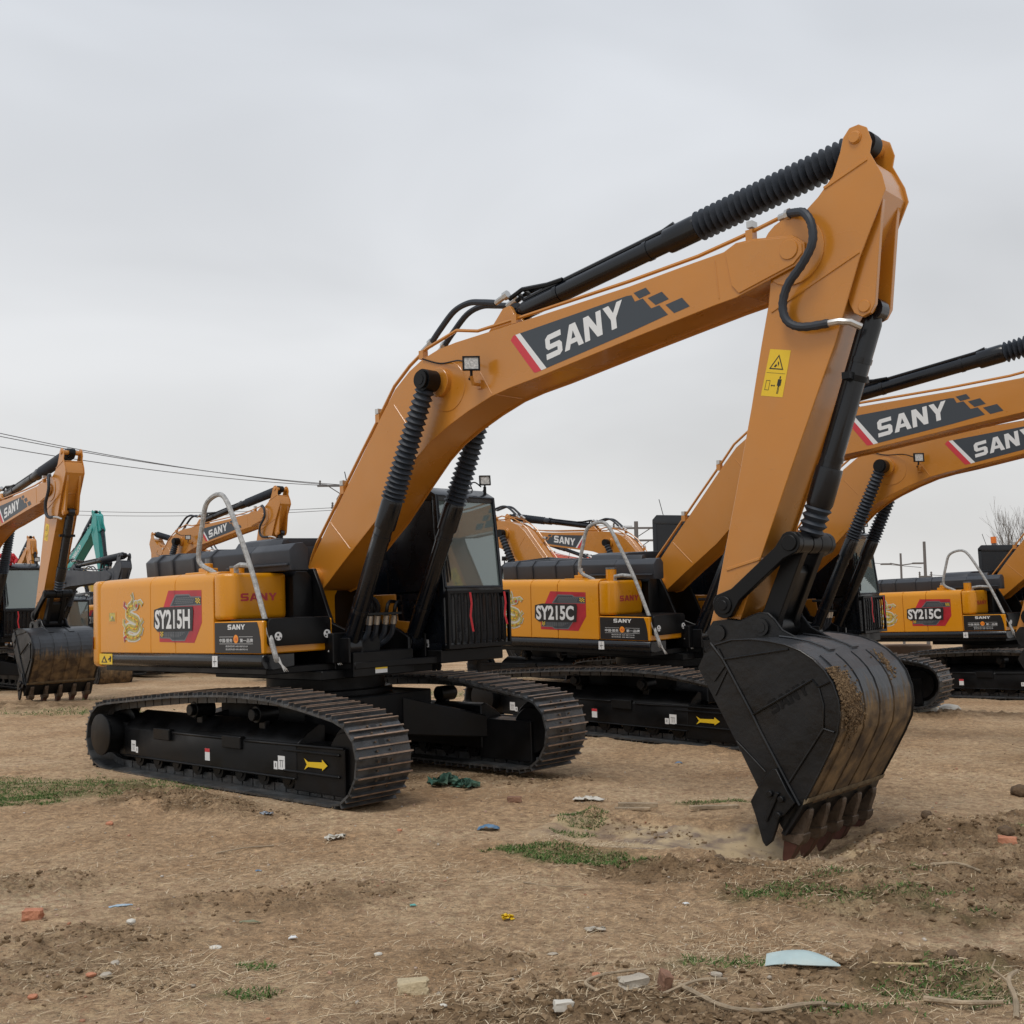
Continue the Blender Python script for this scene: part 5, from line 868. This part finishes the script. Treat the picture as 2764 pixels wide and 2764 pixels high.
wood('stick',[(1.62,5.22,.012),(1.85,5.16,.012)],.006,'thin straight yellow stalk right of the pale blue panel','stick',mat('yellow_stalk',(.5,.38,.2),.7))
wood('stick',[(.93,5.08,.01),(.78,4.97,.02),(.62,4.86,.01)],.008,'curved stick near the upright brick end','stick')
wood('stick',[(.36,4.92,.01),(.30,4.98,.015),(.40,5.06,.02),(.58,5.12,.01)],.008,'crooked twig right of the sandstone block','stick')
wood('stick',[(-2.1,8.0,.01),(-1.9,8.05,.012),(-1.72,8.12,.01)],.006,'thin dark twig on open ground left of centre','stick')
wood('stick',[(.28,9.1,.01),(.45,9.16,.02),(.62,9.2,.01)],.010,'pale stick above the small grass tuft','stick')
wood('stick',[(.05,6.95,.008),(.25,6.93,.01),(.42,6.97,.008)],.004,'thin twig on bare soil in front of the long grass patch','stick')
wood('stick',[(2.55,6.98,.02),(2.68,6.90,.03),(2.80,6.86,.02)],.011,'yellowish stub of stalk on the dug soil near the teeth','stick')
# bigger lumps of soil turned up by the bucket
for i,(x,y,s_,lb) in enumerate([(2.62,8.12,.14,'dark upright clod right of the teeth'),(2.95,8.12,.11,'low dark clod behind the upright one'),(1.33,7.42,.10,'dark root clump at the lip of the scrape'),(3.35,7.75,.12,'long dark clod in front of the right brick'),(2.0,5.25,.07,'brown clod above the pale blue panel'),(4.6,10.3,.2,'dark lump of soil far right behind the bucket')]):
    rock('soil_clod',x,y,s_*.85,s_*.65,s_*.6,i,mat('wet_soil%d'%i,(.12,.078,.045),.95,var=.3,vscale=18,bump=.8,bscale=50),lb+' on the yard ground','clod',40+i,False)
# ================================================================== FAR BACKGROUND
mpole=mat('concrete_pole',(.14,.13,.125),.8); mwire=mat('cable',(.13,.13,.135),.6)
def pole(x,y,h,label,arms=((.5,1.1),),lampd=False,r=.11):
    t=thing('utility_pole',label,'pole','poles beyond the yard',(x,y,0)); mb=MB(); mb.tube([(0,0,-.1),(0,0,h)],[r*1.3,r],10); obj('pole_shaft',mb,mpole,t)
    for dz,w_ in arms:
        mb=MB(); mb.box(-w_,w_,-.05,.05,h-dz-.05,h-dz+.05); mb.tube([(-w_*.6,0,h-dz),(0,0,h-dz-.5)],.025,5); mb.tube([(w_*.6,0,h-dz),(0,0,h-dz-.5)],.025,5)
        a=obj('crossarm',mb,mpole,t)
        for k in (-.9,0,.9):
            mb=MB(); mb.lathe((k*w_,0,h-dz+.05),(k*w_,0,h-dz+.28),[(0,.03),(.06,.06),(.12,.04),(.18,.06),(.23,.02)],8); obj('insulator',mb,mpole,a)
    if lampd:
        mb=MB(); mb.tube([(0,0,h-.6),(-.55,0,h-.5)],.03,5); mb.tube([(0,0,h-.6),(.75,0,h-.5)],.03,5); mb.box(.6,1.1,-.12,.12,h-.55,h-.47); mb.box(-1.0,-.5,-.12,.12,h-.58,h-.5); obj('street_lamp_head',mb,mpole,t)
    return t
pole(-8.4,55,8.55,'grey utility pole partly hidden behind the big boom',((.25,1.3),(1.35,.6)))
pole(6.5,58,6.65,'utility pole with crossarms behind the second handrail',((.35,1.3),(1.0,1.2)),r=.11)
pole(22.3,60,5.6,'slim pole behind the fourth machine handrail',((1.9,.35),(2.6,.35)),r=.075)
pole(19.6,56,4.75,'low lamp pole left of the slim one',(),True,r=.05)
pole(19.9,62,6.2,'thin bare pole beside the third cab mirror',(),r=.05)
def wire(pts,r,label):
    a,b_=[Vector(p) for p in pts]; sag=(b_-a).length*.018; mb=MB(); P=[a.lerp(b_,i/30)+Vector((0,0,-sag*4*(i/30)*(1-i/30))) for i in range(31)]; mb.tube(P,r,5); o=obj('power_line',mb,mwire,None,fixn=True); return tag(o,label,'power line','power lines over the yard')
wire([(-9.2,55,8.35),(-22.2,40,9.35)],.017,'uppermost power line crossing the left sky'); wire([(-8.1,55.05,8.32),(-22.0,40.3,9.15)],.017,'power line just beneath the uppermost one'); wire([(-8.5,55.1,8.28),(-22.4,40.2,8.75)],.017,'third power line, clearly lower at the left edge')
wire([(-8.9,55,7.2),(-34,62,8.6)],.014,'faint upper line of the distant pair at left'); wire([(-8.5,55,7.1),(-34,62,8.3)],.014,'faint lower line of the distant pair at left')
wire([(6.3,58,6.4),(-8.2,55.2,7.4)],.016,'power line between two poles behind the cab'); wire([(7.5,58,6.4),(22.1,60,4.2)],.016,'thin power line running right from the second pole'); wire([(22.5,60,3.8),(45,62,3.9)],.015,'low power line leaving the slim pole to the right')
# bare tree at the right edge
t=thing('bare_tree','leafless tree with thin upright twigs at the right edge','tree',None,(25.6,56,0)); mtr=mat('bark',(.13,.115,.10),.9)
rt=random.Random(5)
def grow(mb,p,d,l,r,k):
    q=p+d*l; mb.tube([p,p+d*l*.5+Vector((rt.uniform(-.05,.05),rt.uniform(-.05,.05),0))*l,q],[r,r*.8,r*.6],5,cap=False)
    if k==0: return
    for i in range(3 if k>1 else 4):
        a=rt.uniform(0,2*PI); s_=rt.uniform(.18,.5); nd=(d+Vector((math.cos(a)*s_,math.sin(a)*s_,.15))).normalized(); grow(mb,p+d*l*rt.uniform(.45,1),nd,l*rt.uniform(.6,.85),r*.55,k-1)
mb=MB(); mb.tube([(0,0,-.1),(.02,0,1.6)],[.14,.11],8); obj('trunk',mb,mtr,t)
for i in range(6):
    mb=MB(); a=i*1.05; grow(mb,Vector((.02,0,1.5)),Vector((math.cos(a)*.28,math.sin(a)*.28,1)).normalized(),1.9+.35*rt.random(),.055,4); obj('branch',mb,mtr,t,fixn=False)
# stack of muddy timber between the rows
t=thing('timber_stack','pale muddy timber lying on dark supports behind the third excavator','timber',None,(9.0,26.3,0)); mtim=mat('muddy_timber',(.30,.21,.15),.9,var=.2,dust=.4)
mb=MB(); mb.box(-1.2,.75,-.3,.3,.66,.95); obj('timber_beam',mb,mtim,t,bev=.04)
for x in (-.9,.5): mb=MB(); mb.box(x-.2,x+.2,-.35,.35,-.1,.66); obj('support',mb,'black',t,bev=.02)
# red bow tied on the left machine's cab
cb=[c for c in mD.children if c.name.split('.')[0]=='cab'][0]
mb=MB()
for i in range(26):
    a=rt.uniform(0,6.28); p=Vector((1.15+rt.uniform(-.12,.12),.62+rt.uniform(-.15,.25),3.06+rt.uniform(-.1,.14))); d=Vector((math.cos(a),math.sin(a),rt.uniform(-.3,.5)))*.13; mb.tube([p-d,p+Vector((0,0,.06)),p+d],[.01,.05,.01],6)
obj('red_bow',mb,'ribbon',cb)

# dried mud sticking to the back of the nearest bucket
bkt=[c for c in m1.children if c.name.split('.')[0]=='bucket'][0]
ot=inset(SHELL+BACKL,-.012)[:len(SHELL)]; n=3600; tt=np.clip(RNG.normal(.615,.05,n),.52,.9); yy=-.455+RNG.normal(0,.065,n)+.5*(tt-.6); tt[-260:]=np.clip(RNG.normal(.53,.02,260),.47,.6); yy[-260:]=.33+RNG.normal(0,.03,260); yy=np.clip(yy,-.58,.5)
pp=np.array([poly_at(ot,float(k)) for k in tt]); r=.0025+.0095*RNG.random(n)**2.5; c_,q_=blobs(n,pp[:,0],yy,r,pp[:,1],flat=1.0)
o=bigmesh('dried_mud',c_,q_,rndmat('dried_mud',[(.07,.045,.025),(.14,.09,.048),(.21,.14,.075)],.95),k=3,smooth_=False); o.parent=bkt
